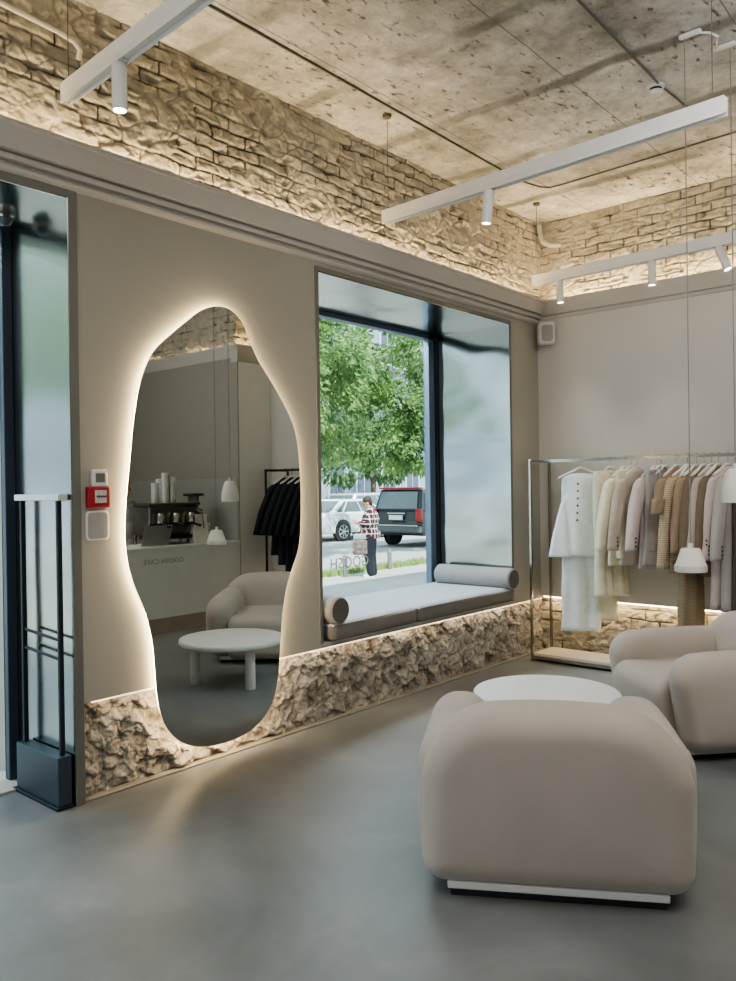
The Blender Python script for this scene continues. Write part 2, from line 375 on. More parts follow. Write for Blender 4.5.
    def build(s, name, mat, parent=None, smooth=False, bevel=0, M=None, label=None):
        me = bpy.data.meshes.new(name); me.from_pydata(s.v, [], s.f); me.update()
        if M: me.transform(M)
        bm = bmesh.new(); bm.from_mesh(me); bmesh.ops.recalc_face_normals(bm, faces=bm.faces[:]); bm.to_mesh(me); bm.free()
        me.materials.append(mat)
        o = bpy.data.objects.new(name, me); COL.objects.link(o)
        if smooth:
            me.polygons.foreach_set('use_smooth', [True]*len(me.polygons))
            if smooth != 'all':
                try: me.set_sharp_from_angle(angle=math.radians(40))
                except Exception: pass
        if bevel:
            md = o.modifiers.new('bevel', 'BEVEL'); md.width = bevel; md.segments = 3; md.limit_method = 'ANGLE'; md.angle_limit = math.radians(35)
        if parent: o.parent = parent
        if label: o['label'] = label
        return o
def tag(o, label=None, cat=None, group=None, kind=None):
    if label: o['label'] = label
    if cat: o['category'] = cat
    if group: o['group'] = group
    if kind: o['kind'] = kind
    return o
def thing(name, label, cat, loc=(0,0,0), rz=0, group=None, kind=None):
    o = bpy.data.objects.new(name, None); COL.objects.link(o); o.location = loc; o.rotation_euler = (0,0,rz); o.empty_display_size = .1
    return tag(o, label, cat, group, kind)
def dup(root, loc, rz, label=None, group=None):
    r = root.copy(); COL.objects.link(r); r.location = loc; r.rotation_euler = (0,0,rz)
    if label: r['label'] = label
    if group: r['group'] = group
    for ch in list(root.children):
        c = ch.copy(); COL.objects.link(c); c.parent = r
        for g in list(ch.children):
            d = g.copy(); COL.objects.link(d); d.parent = c
    return r
def struct(name, mb, mat, parent=None, **kw):
    o = mb.build(name, mat, parent, **kw)
    if not parent: o['kind'] = 'structure'
    return o

# ------------------------------------------------------------------ setting
# floor of the shop including the door threshold zone
struct('floor', MB().box(-3.4, 6.75, -3.0, 4.22, -.12, 0), floor_m)
struct('ceiling', MB().box(-3.4, 6.95, -3.0, 4.22, CZ, CZ+.2), ceil_m)
struct('trim_1', MB().box(-3.6, 20, -3.2, 4.22, CZ+.2, 9.3), facade_m)   # unseen storey above the shop, sized so its shadow covers the pavement

# window wall, with openings for the door (x<1.97) and the window
WX0, WX1, WZ0, WZ1 = 3.665, 5.975, .50, 2.87
DX0, DX1, DZ1 = -.3, 1.97, 2.89
OUT = 4.42
wl = MB()
xs = [-3.4, DX0, DX1, WX0, WX1, 6.6]; 
wl.box(-3.4, DX0, W, OUT, 0, 3.1)
wl.box(DX0, DX1, W, OUT, DZ1, 3.1)
wl.box(DX1, WX0, W, OUT, .48, 3.1)
wl.box(WX0, WX1, W, OUT, WZ1, 3.1)
wl.box(WX0, WX1, W, OUT, .48, .50)
wl.box(WX1, 6.6, W, OUT, .48, 3.1)
wl.box(DX1, DX1+.05, W, OUT, 0, .48)
wl.box(DX1+.05, 6.7, 3.68, OUT, 0, .48)
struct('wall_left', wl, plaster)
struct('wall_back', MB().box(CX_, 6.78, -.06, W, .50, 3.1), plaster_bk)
struct('wall_right', MB().box(6.0, 6.78, -3.0, -.06, 0, 3.1), simple('plaster_lit', (.78,.77,.73), .75, var=.02))  # plaster lightened to paint in window light on this face
struct('wall_side', MB().box(5.985, 6.0, -2.6, -.062, 0, 3.0), simple('plaster_shaded', (.30,.285,.245), .75, var=.02))  # thin sheet over the alcove side, its shade painted as darker plaster
struct('wall_cafe', MB().box(-3.4, 6.0, -3.0, -2.6, 0, CZ), plaster)
struct('wall_front', MB().box(-3.4, -3.2, -2.6, W, 0, CZ), plaster)

# relief walls
def relief(name, mat, org, du, dv, nu, nv, size, nrm, hfun, kind='structure'):
    """height field sheet: org + u*du + v*dv + h*nrm, closed only at the front"""
    org, du, dv, nrm = map(Vector, (org, du, dv, nrm)); vs = []; hs = []
    for j in range(nv+1):
        for i in range(nu+1):
            u = size[0]*i/nu; v = size[1]*j/nv
            h, a = hfun(u, v); vs.append(org+du*u+dv*v+nrm*h); hs.append(a)
    fs = [(j*(nu+1)+i, j*(nu+1)+i+1, (j+1)*(nu+1)+i+1, (j+1)*(nu+1)+i) for j in range(nv) for i in range(nu)]
    me = bpy.data.meshes.new(name); me.from_pydata([tuple(v) for v in vs], [], fs); me.update()
    at = me.attributes.new('relief', 'FLOAT', 'POINT'); at.data.foreach_set('value', hs)
    me.materials.append(mat); me.polygons.foreach_set('use_smooth', [True]*len(me.polygons))
    o = bpy.data.objects.new(name, me); COL.objects.link(o); o['kind'] = kind
    # face the room
    if len(me.polygons) and me.polygons[0].normal.dot(nrm) < 0: me.flip_normals()
    return o
def hash2(a, b, s=0):
    return noise.noise(Vector((a*12.9898+.37, b*78.233+.71, s*3.17+.5)))*.5+.5
def brickfun(bw=.27, bh=.085, seed=0, bias=.34):
    def f(u, v):
        n0 = noise.noise(Vector((u*3, v*5, seed)))
        vv = v + .012*noise.noise(Vector((u*2.2, v*3, seed+4))) + .01*noise.noise(Vector((u*9, v*9, seed+9)))
        row = math.floor(vv/bh); uu = u + (row % 2)*bw*.5 + .02*noise.noise(Vector((u*5, row*3.1, seed+2)))
        colm = math.floor(uu/bw); fu = uu/bw-colm; fv = vv/bh-row
        e = min(min(fu, 1-fu)*bw, min(fv, 1-fv)*bh)
        m = min(1, max(0, (e-.0015)/.007))
        r = hash2(colm, row, seed)
        tilt = (hash2(colm, row, seed+5)-.5)*(fu-.5)*.014
        cover = noise.noise(Vector((u*2.1, v*3.1, seed+20))) + .6*noise.noise(Vector((u*6, v*8, seed+23)))  # render smeared over joints
        cv = max(0, min(1, cover*2.2+bias)); m2 = m + (1-m)*cv
        rough = noise.fractal(Vector((u*15, v*17, seed)), .7, 2.15, 6)*.008 - .010*max(0, 1-abs(noise.noise(Vector((u*6, v*7, seed+31))))/.05)
        chip = max(0, noise.noise(Vector((u*11, v*17, seed+8)))-.25)*.05
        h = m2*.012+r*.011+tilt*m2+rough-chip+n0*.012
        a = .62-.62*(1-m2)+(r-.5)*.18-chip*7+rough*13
        return h, max(0, min(1, a))
    return f
def stonefun(seed=0):
    def f(u, v):
        p = Vector((u, v, seed))
        w = Vector((noise.noise(p*7), noise.noise(p*7+Vector((7,3,1))), 0))*.022
        q = p+w
        f1 = noise.fractal(Vector((u*9, v*9, seed)), .6, 2.2, 7)
        big = noise.noise(Vector((u*2.3, v*2.8, seed+6)))
        h = .012*f1 + .016*big; a = .55 + .22*f1 + .12*big
        for sc_, am in ((7.5, .5), (16, .6), (34, .5)):
            d, pts = noise.voronoi(Vector((q.x*sc_, q.y*sc_*1.1, seed)))
            c = pts[0]; dx, dy = q.x*sc_-c.x, q.y*sc_*1.1-c.y
            tx = noise.cell(c*7.3)*2-1; ty = noise.cell(c*11.7+Vector((3,5,7)))*2-1; lv = noise.cell(c*5.1+Vector((9,2,4)))
            edge = max(0, 1-(d[1]-d[0])/.10)
            h += am/sc_*(.13*(tx*dx+ty*dy)+.10*(lv-.5)) - .03*am/sc_*edge
            a += am*(.14*(lv-.5)-.15*edge)
        return h, max(0, min(1, a))
    return f
BY = 3.66
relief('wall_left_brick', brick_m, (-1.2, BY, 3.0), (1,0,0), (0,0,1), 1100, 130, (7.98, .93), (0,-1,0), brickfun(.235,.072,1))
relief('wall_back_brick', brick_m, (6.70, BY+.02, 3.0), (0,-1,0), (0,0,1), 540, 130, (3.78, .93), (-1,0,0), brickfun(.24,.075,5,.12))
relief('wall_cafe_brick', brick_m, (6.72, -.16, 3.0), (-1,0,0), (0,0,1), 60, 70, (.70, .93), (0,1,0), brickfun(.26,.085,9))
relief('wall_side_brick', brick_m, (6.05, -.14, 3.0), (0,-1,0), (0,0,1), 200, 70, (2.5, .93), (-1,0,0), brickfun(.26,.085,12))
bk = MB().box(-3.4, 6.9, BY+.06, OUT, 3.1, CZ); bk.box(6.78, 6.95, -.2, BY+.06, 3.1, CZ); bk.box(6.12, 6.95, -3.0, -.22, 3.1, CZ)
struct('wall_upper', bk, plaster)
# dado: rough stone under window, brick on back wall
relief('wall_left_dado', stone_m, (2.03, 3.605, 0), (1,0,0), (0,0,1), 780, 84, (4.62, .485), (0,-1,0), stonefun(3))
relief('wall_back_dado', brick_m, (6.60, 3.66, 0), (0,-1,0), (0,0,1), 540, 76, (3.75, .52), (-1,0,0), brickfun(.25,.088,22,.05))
# thin strip where stone meets floor
bb = MB(); bb.box(2.02, 6.56, 3.562, 3.64, 0, .010)
struct('baseboard_left', bb, simple('skirting_grout', (.26,.24,.20), .8, var=.08, scale=6))
# LED ribbons
def leds(name, boxes, mat, label):
    mb = MB()
    for b_ in boxes: mb.box(*b_)
    return tag(mb.build(name, mat), label, 'led strip')
leds('led_strip', [(2.06, 6.50, 3.568, 3.578, .472, .479)], ledm2, 'warm light strip under the window wall edge, above the rough stone base')
leds('led_strip', [(6.484, 6.496, -.02, 3.54, .490, .502)], ledm, 'warm light strip along the back wall above the low brick base')
leds('led_strip', [(-1.1, 6.38, 3.60, 3.615, 3.095, 3.10)], ledm, 'warm light strip hidden behind the long cornice under the brick band')
leds('led_strip', [(6.60, 6.615, 0, 3.5, 3.10, 3.105)], ledm, 'warm light strip hidden on the back wall cornice')
leds('led_strip', [(6.005, 6.02, -2.5, -.2, 3.10, 3.105), (6.08, 6.6, -.125, -.115, 3.115, 3.12)], ledm, 'warm light strip above the cafe corner cornice')

# cornices (profiles extruded along the walls)
prof = [(3.565,2.925),(3.540,2.930),(3.528,2.938),(3.526,2.948),(3.532,2.956),(3.545,2.960),(3.545,2.972),(3.515,2.974),(3.512,2.994),(3.530,2.997),(3.530,3.010),(3.494,3.012),(3.486,3.03),(3.470,3.07),(3.460,3.10),(3.450,3.105),(3.450,3.125),(3.466,3.128),(3.50,3.10),(3.66,3.095),(3.66,2.925)]
struct('trim_2', MB().prism(prof, 0, -3.2, CX_), cornice_m, smooth=True)
prof2 = [(CX_,2.96),(CX_-.008,2.965),(CX_-.012,2.985),(CX_-.004,2.99),(CX_-.004,2.995),(CX_-.022,3.0),(CX_-.032,3.05),(CX_-.036,3.11),(CX_-.036,3.128),(CX_-.02,3.13),(CX_,3.10),(6.74,3.095),(6.74,2.96)]
struct('trim_3', MB().prism(prof2, 1, -.06, 3.56), cornice_m, smooth=True)
c4 = MB()
c4.prism([(6.0,2.95),(5.99,2.97),(5.99,2.99),(5.985,3.0),(5.98,3.10),(5.98,3.15),(6.0,3.15),(6.03,3.10),(6.1,3.10),(6.1,2.95)], 1, -2.6, -.06)
c4.prism([(-.06,2.95),(-.05,2.97),(-.05,2.99),(-.045,3.0),(-.04,3.10),(-.04,3.15),(-.06,3.15),(-.09,3.10),(-.16,3.10),(-.16,2.95)], 0, 5.98, 6.46)
struct('trim_4', c4, cornice_m, smooth=True)

# window: steel clad reveal, frame, glass
tr = MB(); t = .03
tr.box(WX0-t, WX0, W-.008, 3.62, WZ0+.01, WZ1+t); tr.box(WX1, WX1+t, W-.008, 3.62, WZ0+.01, WZ1+t); tr.box(WX0, WX1, W-.008, 3.62, WZ1, WZ1+t)
GY = 4.34
win = thing('window_1', None, None, kind='structure')
tr.build('window_trim', trimsteel, win, bevel=.002)
MB().box(WX1-.006, WX1, 3.556, GY+.06, WZ0, WZ1).box(WX0, WX0+.006, 3.62, GY+.06, WZ0, WZ1).build('side_lining', steel_side, win)
rv = MB(); rv.box(WX0, WX1, W, GY+.06, WZ1-.006, WZ1)
rv.build('reveal_lining', steel, win)
MB().box(WX0, WX1, W-.005, GY+.06, .495, .515).build('window_sill', cornice_m, win)
fm = MB(); fm.box(5.855, 5.94, GY-.02, GY+.04, .515, WZ1-.006); fm.box(WX0+.006, WX0+.05, GY-.02, GY+.10, .515, WZ1-.006)
fm.box(WX0+.006, 5.94, GY-.02, GY+.06, WZ1-.045, WZ1-.006); fm.box(WX0+.006, 5.94, GY-.02, GY+.06, .515, .56)
fm.build('window_frame', simple('frame_slate', (.17,.23,.30), .4, .2, var=.05), win, bevel=.004)
MB().box(5.94, 5.969, GY-.03, GY+.06, .515, WZ1-.006).build('frame_gasket', frame_dk, win)
MB().box(WX0+.05, 5.855, GY+.03, GY+.045, .56, WZ1-.045).build('window_pane', glass_m, win)

# text helper
def text_obj(txt, name, size, mat, M, parent=None, spacing=1.25, ext=.001):
    cu = bpy.data.curves.new(name, 'FONT'); cu.body = txt; cu.size = size; cu.extrude = ext; cu.align_x = 'CENTER'; cu.align_y = 'CENTER'; cu.space_character = spacing
    tmp = bpy.data.objects.new('t', cu); COL.objects.link(tmp); bpy.context.view_layer.update()
    me = bpy.data.meshes.new_from_object(tmp.evaluated_get(bpy.context.evaluated_depsgraph_get()))
    bpy.data.objects.remove(tmp); me.transform(M); me.materials.clear(); me.materials.append(mat); me.name = name
    o = bpy.data.objects.new(name, me); COL.objects.link(o)
    if parent: o.parent = parent
    return o
vinyl = simple('vinyl_grey', (.62,.64,.65), .6, var=.02)
# reads GOOSH from the street, so it is seen reversed from inside
RM = Matrix.Translation((4.84, GY+.052, .885)) @ Matrix(((-1,0,0,0),(0,0,1,0),(0,1,0,0),(0,0,0,1)))
t_ = text_obj('GOOSH', 'window_lettering', .125, vinyl, RM, spacing=1.1)
tag(t_, 'thin grey shop lettering seen in reverse on the window glass', 'lettering')

# door: steel clad reveal, frame and glass
dr = thing('door_1', None, None, kind='structure')
tr = MB(); tr.box(DX1, DX1+.045, W-.008, 3.60, 0, DZ1+.045); tr.box(DX0, DX1, W-.008, 3.60, DZ1, DZ1+.045)
tr.build('door_trim', trimsteel, dr, bevel=.002)
rv = MB(); rv.box(DX1-.006, DX1, 3.556, 4.14, 0, DZ1); rv.box(DX0, DX1, W, 4.14, DZ1-.006, DZ1)
rv.build('reveal_lining', steel, dr)
DF = 4.12
fm = MB(); fm.box(1.912, 1.964, DF, DF+.05, 0, DZ1-.006); fm.box(DX0, 1.912, DF, DF+.05, DZ1-.045, DZ1-.006);
fm.build('door_frame', frame_m, dr, bevel=.004)
lf = MB(); lf.box(.95, 1.02, DF+.01, DF+.07, .01, 2.2); lf.box(1.02, 1.52, DF+.01, DF+.07, .01, .16); lf.box(1.02, 1.52, DF+.01, DF+.07, 2.12, 2.2); lf.box(1.45,1.52,DF+.01,DF+.07,.16,2.12)
lf.build('door_leaf', frame_m, dr, bevel=.004)
MB().box(1.02, 1.45, DF+.035, DF+.047, .16, 2.12).build('door_pane', glass_m, dr)
MB().box(DX0, 1.912, DF+.035, DF+.047, 2.22, DZ1-.045).build('transom_pane', glass_m, dr)
lf = MB(); lf.box(1.54, 1.912, DF+.035, DF+.047, .02, 2.22); lf.box(-.3, .93, DF+.035, DF+.047, .02, 2.2); lf.build('side_pane', glass_m, dr)
MB().box(DX0, 1.96, 3.98, 4.30, 0, .012).build('threshold', cornice_m, dr)
MB().tube([(1.10, DF-.05, .9), (1.10, DF-.05, 1.4)], .014).cyl((1.10,DF-.05,.95),(1.10,DF+.02,.95),.009).cyl((1.10,DF-.05,1.35),(1.10,DF+.02,1.35),.009).build('door_handle', chrome, dr, smooth=True)
# dome camera on the head of the door reveal
cm = thing('dome_camera', 'small silver dome camera under the head of the doorway', 'camera', (1.86, 3.97, DZ1-.006))
MB().lathe([(.045,0),(.05,-.012),(.05,-.03)], n=24).build('housing', chrome, cm, smooth=True)
MB().ball((0,0,-.03), .04, 16, (1,1,.9)).build('lens_dome', car_glass, cm, smooth='all')

# ------------------------------------------------------------------ mirror
mpts = [(210,307),(222,306.5),(232.7,311.4),(242.7,322.8),(249.8,341.4),(258.4,361.3),(272.6,384),(286.9,409.8),(295.5,432.7),(298.9,458.3),(300.6,489.7),(300.6,518),(298.9,546.8),(292,568),(286,589.5),(282,617.7),(280.3,646),(277.8,681),(273.6,699),(263.7,718.4),(246,734.3),(221.3,744),(200,747),(182.4,743),(168.3,730.7),(160.5,713),(157,692),(155.2,667),(152.4,639),(145.3,610.6),(134.7,586),(127.7,561),(125.4,530),(127.2,495),(130.5,461),(132.8,432.7),(135.7,409.8),(140,384),(147,364),(155.6,348.5),(172.8,332.8),(190,318.5),(200,311)]
# camera basis in (right, down, forward) components of the world axes
F = 805.; PX, PY = 368., 490.5
def nv(v): return Vector(v).normalized()
Xc = nv((1064-PX, 477-PY, F)); Y0 = nv((-576-PX, 500-PY, F))
Zc = Xc.cross(Y0).normalized()
if Zc.y > 0: Zc = -Zc
Yc = Zc.cross(Xc).normalized()
EYE = Vector((0,0,1.5))
MY = W-.034
def on_wall(px, py, y):
    d = Vector(((px-PX)/F, (py-PY)/F, 1)); w = Vector((d.dot(Xc), d.dot(Yc), d.dot(Zc))); t = y/w.y
    return (w.x*t, EYE.z+w.z*t)
out2 = [on_wall(a, b, MY) for a, b in mpts]      # outline traced once, in metres on the wall
def smooth_loop(p, k=8):
    n = len(p); r = []
    for i in range(n):
        p0, p1, p2, p3 = (Vector(p[(i+j-1) % n]) for j in range(4))
        for s_ in range(k):
            t = s_/k
            r.append(.5*((2*p1)+(-p0+p2)*t+(2*p0-5*p1+4*p2-p3)*t*t+(-p0+3*p1-3*p2+p3)*t**3))
    # gentle smoothing
    for _ in range(10): r = [(r[i-1]+2*r[i]+r[(i+1) % len(r)])/4 for i in range(len(r))]
    return r
loop = smooth_loop(out2)
cen = sum(loop, Vector((0,0)))/len(loop)
def inset(lp, d):
    n = len(lp); r = []
    for i in range(n):
        t = (lp[(i+1) % n]-lp[i-1]).normalized(); nn = Vector((-t.y, t.x))
        if nn.dot(cen-lp[i]) < 0: pass
        r.append(lp[i]+nn*d*sgn)
    return r
ar = sum(loop[i-1].x*loop[i].y-loop[i].x*loop[i-1].y for i in range(len(loop)))
sgn = 1 if ar > 0 else -1
mir = thing('mirror', 'tall organic shaped mirror with a glowing backlit edge', 'mirror', (cen.x, W, cen.y))
def ribbon(l0, y0, l1, y1):
    n = len(l0); mb = MB(); c = mir.location
    return mb.add([(p.x-c.x, y0-c.y, p.y-c.z) for p in l0]+[(p.x-c.x, y1-c.y, p.y-c.z) for p in l1], [(i,(i+1)%n,n+(i+1)%n,n+i) for i in range(n)])
n = len(loop); c = mir.location
g = MB(); g.add([(p.x-c.x, MY-c.y, p.y-c.z) for p in loop], [tuple(range(n))]); g.build('mirror_glass', mirror_m, mir)
# back board and LED edge
l2 = inset(loop, .012); l3 = inset(loop, .03)
rb = ribbon(loop, MY+.0005, loop, MY+.005); rb.build('glass_edge', white_m, mir)
bkb = ribbon(l3, MY+.005, l3, W-.002); bkb.add([(p.x-c.x, MY+.006-c.y, p.y-c.z) for p in loop], [tuple(range(n))]); bkb.build('back_board', white_m, mir)
led_edge = ribbon(l2, MY+.008, l2, MY+.028).build('led_edge', simple('led_mirror', (1,.85,.65), .5, emit=(1,.78,.48), es=23, var=0), mir)

# ------------------------------------------------------------------ wall devices
th = thing('thermostat', 'white wall thermostat with a grey screen, above the red alarm box', 'thermostat', (2.108, W, 1.56))
MB().rbox((0,-.012,0), (.042,.012,.042), (.012,.006,.012), 6).build('case', white_m, th, smooth=True)
MB().box(-.024, .024, -.026, -.022, -.02, .024).build('screen', simple('lcd', (.16,.17,.13), .3, var=.1), th)
fa = thing('fire_alarm_box', 'red fire alarm call point on the wall between thermostat and grey plate', 'alarm', (2.10, W, 1.468))
MB().rbox((0,-.015,0), (.06,.015,.052), (.008,.006,.008), 6).build('case', simple('alarm_red', (.36,.02,.03), .4, var=.04), fa, smooth=True)
MB().box(-.026, .036, -.034, -.028, -.028, .034).build('front_glass', simple('alarm_label', (.62,.55,.52), .4, var=.15, scale=60), fa)
dots = MB()
for k in range(5): dots.box(-.018+k*.011, -.011+k*.011, -.036, -.034, -.002, .008)
dots.build('marking', black_m, fa)
gp = thing('cover_plate', 'blank grey rounded cover plate on the wall below the red alarm box', 'cover plate', (2.10, W+.001, 1.33))
MB().rbox((0,-.006,0), (.062,.006,.072), (.02,.004,.02), 8).build('rim', white_m, gp, smooth=True)
MB().rbox((0,-.012,0), (.054,.003,.064), (.018,.002,.018), 8).build('cover', simple('plate_grey', (.36,.35,.33), .5, var=.04), gp, smooth=True)

# anti-theft gate
ga = thing('security_gate', 'dark security gate with a box base standing in the doorway', 'security gate', (1.925, 3.79, 0))
MB().box(-.038, .032, -.215, .20, .015, .245).build('base', frame_m, ga, bevel=.004)
MB().box(-.05, .036, -.225, .225, 0, .015).build('foot_plate', frame_dk, ga, bevel=.003)
MB().box(-.012, .012, -.195, -.175, .245, 1.455).build('post', frame_dk, ga, bevel=.004)
MB().box(-.012, .012, .165, .185, .245, 1.455).build('post', frame_dk, ga, bevel=.004)
MB().box(-.026, .026, -.225, .21, 1.455, 1.485).build('top_bar', simple('gate_top', (.72,.76,.76), .3, .5, var=.03), ga, bevel=.004)
cb = MB(); cb.tube([(0,-.18,.70),(0,.17,.72)], .008); cb.tube([(0,-.18,.79),(0,.17,.81)], .008)
cb.build('cross_bar', frame_dk, ga, smooth=True)

# ------------------------------------------------------------------ window bench
def mattress(name, x0, x1, label):
    r = thing(name, label, 'mattress', ((x0+x1)/2, 3.91, .515), group=None)
    h = ((x1-x0)/2-.004, .40, .06)
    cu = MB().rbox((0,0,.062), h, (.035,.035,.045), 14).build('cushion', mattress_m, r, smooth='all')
    cu.data.materials.append(mattress_shaded)
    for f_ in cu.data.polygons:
        if f_.normal.z < .35: f_.material_index = 1  # faces not turned upward get the canvas with painted shade
    pp = MB()
    for z in (.022, .102):
        pts = [(-h[0]+.012, -.401, z), (h[0]-.012, -.386, z)]
        pp.tube(pts, .004, 6)
    pp.build('piping', mattress_shaded, r, smooth=True)
    return r
mattress('bench_mattress', 3.70, 4.60, 'light grey bench mattress on the window sill, left one by the lettering')
mattress('bench_mattress', 4.60, 5.95, 'light grey bench mattress on the window sill, right one by the steel reveal')
def bolster(x, y0, label):
    b_ = thing('bolster', label, 'bolster', (x, y0, .712))
    prof = [(.02,0),(.075,.0),(.088,.012),(.09,.03),(.09,.74),(.088,.758),(.075,.77),(.02,.77)]
    M = Matrix.Rotation(-PI/2, 3, 'X')
    MB().lathe(prof, n=36, M=M).build('cover', bolster_m, b_, smooth=True)
    MB().lathe([(.078,-.002),(.078,.004)], n=36, M=M).build('end_cap', simple('bolster_end', (.12,.11,.10), .9, var=.04), b_, smooth=True)
    return b_
bolster(3.765, 3.50, 'grey round bolster at the left end of the window bench')
bolster(5.872, 3.48, 'grey round bolster at the right end of the window bench, against the steel')

# ------------------------------------------------------------------ armchairs
def make_chair(label):
    r = thing('armchair', label, 'armchair')
    # local +x is the sitting direction
    def fb(p):
        q = p.copy(); q.z -= .05*(p.y/.5)**2*(1 if p.z > 0 else 0)*max(0, min(1, p.z/.15)); q.x -= .035*(p.z/.32); q.y *= 1+.012*(-p.z/.32); return q
    MB().slab((-.315,0,.368), .15, .482, .335, (.25,.25,.09,.09), .11, 'x', .008, fb).build('backrest', uphol, r, smooth='all')
    for sg in (-1, 1):
        def f_(p, sg=sg):
            q = p.copy(); t = max(0, min(1, (p.z+.27)/.54)); q.y += sg*.014*math.sin(t*PI*.9)
            if p.x > 0: q.x -= .085*(1-t)*(p.x/.43)
            q.z -= .02*max(0, p.x/.43)**2*t
            return q
        MB().slab((.045, sg*.365, .306), .128, .43, .270, (.17,.12,.08,.10), .115, 'y', .008, f_).build('armrest', uphol, r, smooth='all')
    def fs(p):
        q = p.copy(); q.z += (.02*math.cos(p.y/.3*PI/2)+.01)*(1 if p.z > 0 else 0); return q
    MB().slab((.10,0,.222), .30, .395, .175, (.10,.05,.05,.07), .05, 'y', .0, fs).build('seat', uphol, r, smooth='all')
    MB().box(-.40, .38, -.39, .39, .026, .055).build('plinth', white_m, r, bevel=.006)
    MB().box(-.39, .37, -.378, .378, 0, .026).build('foot', black_m, r)
    return r
ch1 = make_chair('near beige armchair seen from behind in front of the round table')
ch1.location = (2.943, 1.59, 0); ch1.rotation_euler = (0,0,math.atan2(.515,.857))
MB().box(-.02, .02, .500, .512, .27, .345).build('fabric_tab', fab['tan'], ch1, label='small tan fabric tab on the side of the armchair')
ch2 = make_chair('far beige armchair facing the round table, below the pendant lamps')
ch2.location = (4.93, 1.59, 0); ch2.rotation_euler = (0,0,math.atan2(.66,-.75))

# coffee table
tb = thing('coffee_table', 'round white low coffee table between the two armchairs', 'table', (4.01, 2.18, 0))
MB().lathe([(.38,.31),(.395,.313),(.402,.322),(.402,.343),(.396,.351),(.385,.353)], n=72).build('tabletop', white_m, tb, smooth=True)
for dx, dy in ((-.21,-.19),(-.05,.27),(.27,-.10)):
    MB().lathe([(.036,0),(.038,.004),(.038,.311)], (dx,dy,0), n=28).build('leg', white_m, tb, smooth=True)

# ------------------------------------------------------------------ pendants
def pendant(px, py, z0, h, r0, r1, label, canopy, kind):
    p = thing('pendant_lamp', label, 'pendant lamp', (px, py, z0))
    if kind == 0: pr = [(r0,0),(r0+.002,.004),(r0+.001,.035),(r0-.004,.04),(r1+.006,h-.006),(r1,h),(.006,h+.003),(.006,h+.001),(r1-.01,h-.006),(r0-.012,.04),(r0-.006,.0)]
    else: pr = [(r0,0),(r0+.001,.02),(r0-.003,.08),(r0-.012,.125),(r1+.012,h-.012),(r1,h),(.006,h+.002),(.006,h-.004),(r1,h-.012),(r0-.012,.08),(r0-.007,0)]
    MB().lathe(pr, n=48, cap=False).build('lamp_shade', pend_m, p, smooth=True)
    MB().tube([(0,0,h), (0,0,h+.5), (0,0,CZ-z0-.02)], .003, 6).build('cable', cable_m, p)
    MB().lathe([(.012,h),(.012,h+.025),(.004,h+.03)], n=16).build('cable_grip', pend_m, p, smooth=True)
    MB().lathe([(.028,.03),(.028,.07),(.01,.075)], n=20).build('bulb', spotlens if False else white_m, p, smooth=True)
    cn = MB(); cn.rbox((canopy[0], canopy[1], CZ-z0-.012), (.018,.06,.012), (.016,.018,.008), 6); cn.build('canopy', white_m, p, smooth=True)
    return p
pendant(4.40, 1.52, 1.02, .125, .082, .045, 'low white cone pendant lamp over the far armchair', (0,-.03), 0)
pendant(4.68, 1.37, 1.385, .185, .077, .036, 'high white bell pendant lamp beside the low cone pendant', (-.03,.02), 1)
lc = MB().tube([(4.39,1.46,3.88),(4.43,1.40,3.875),(4.47,1.37,3.86),(4.52,1.39,3.87),(4.58,1.41,3.878),(4.62,1.42,3.88)], .006, 8)
tag(lc.build('ceiling_cable', white_m, smooth=True), 'short white cable linking the two pendant ceiling plates', 'cable')

# ------------------------------------------------------------------ light tracks and spots
SK = .055
def track(x, y0, y1, wires, label):
    t_ = thing('light_track', label, 'light track', (x-SK*(y0-y1)/2, (y0+y1)/2, 3.2), -SK); L2 = (y0-y1)/2
    mb = MB(); mb.box(-.024,.024,-L2,L2,.03,.085); mb.box(-.024,-.018,-L2,L2,0,.03); mb.box(.018,.024,-L2,L2,0,.03); mb.box(-.012,.012,-L2,L2,.012,.03)
    mb.build('track_body', track_m, t_, bevel=.0015)
    for y in wires:
        MB().tube([(0, y-t_.location.y, .085), (0, y-t_.location.y, CZ-3.2)], .0022, 6).build('suspension_wire', dkcable_m, t_)
        MB().lathe([(.026,CZ-3.2-.02),(.03,CZ-3.2)], (0,y-t_.location.y,0), n=16).build('ceiling_rose', dkcable_m, t_, smooth=True)
track(1.83, 3.31, .9, (3.28,1.2), 'long white suspended light track at the upper left, near the door')
track(4.045, 3.33, 1.17, (3.29,1.23), 'long white suspended light track in the middle of the ceiling')
track(6.17, 3.43, .9, (3.39,1.2), 'long white suspended light track close to the back wall')
def spot(x, y, tilt, label, on=True):
    s_ = thing('track_spotlight', label, 'spotlight', (x-SK*(3.35-y), y, 3.215))
    MB().box(-.015,.015,-.04,.04,-.012,.012).build('adapter', track_m, s_)
    R = Matrix.Rotation(tilt, 3, 'X')
    MB().lathe([(.028,0),(.03,-.004),(.03,-.185),(.026,-.188),(.026,-.17)], (0,0,-.012), n=28, cap=False, M=R).lathe([(.0275,0),(.0275,-.002)], (0,0,-.012), n=28, M=R).build('housing', track_m, s_, smooth=True)
    MB().lathe([(.025,-.176),(.025,-.180)], (0,0,-.012), n=24, M=R).build('lens', spotlens, s_)
    return s_
spot(1.83, 2.84, 0, 'white track spotlight hanging from the upper left track')
spot(4.045, 2.50, .12, 'white track spotlight hanging from the middle track')
spot(6.17, 3.18, -.05, 'white track spotlight on the back track, closest to the wall corner')
spot(6.17, 2.38, .0, 'white track spotlight on the back track, second from the corner')
spot(6.17, 1.88, -.35, 'white tilted track spotlight on the back track, third from the corner')

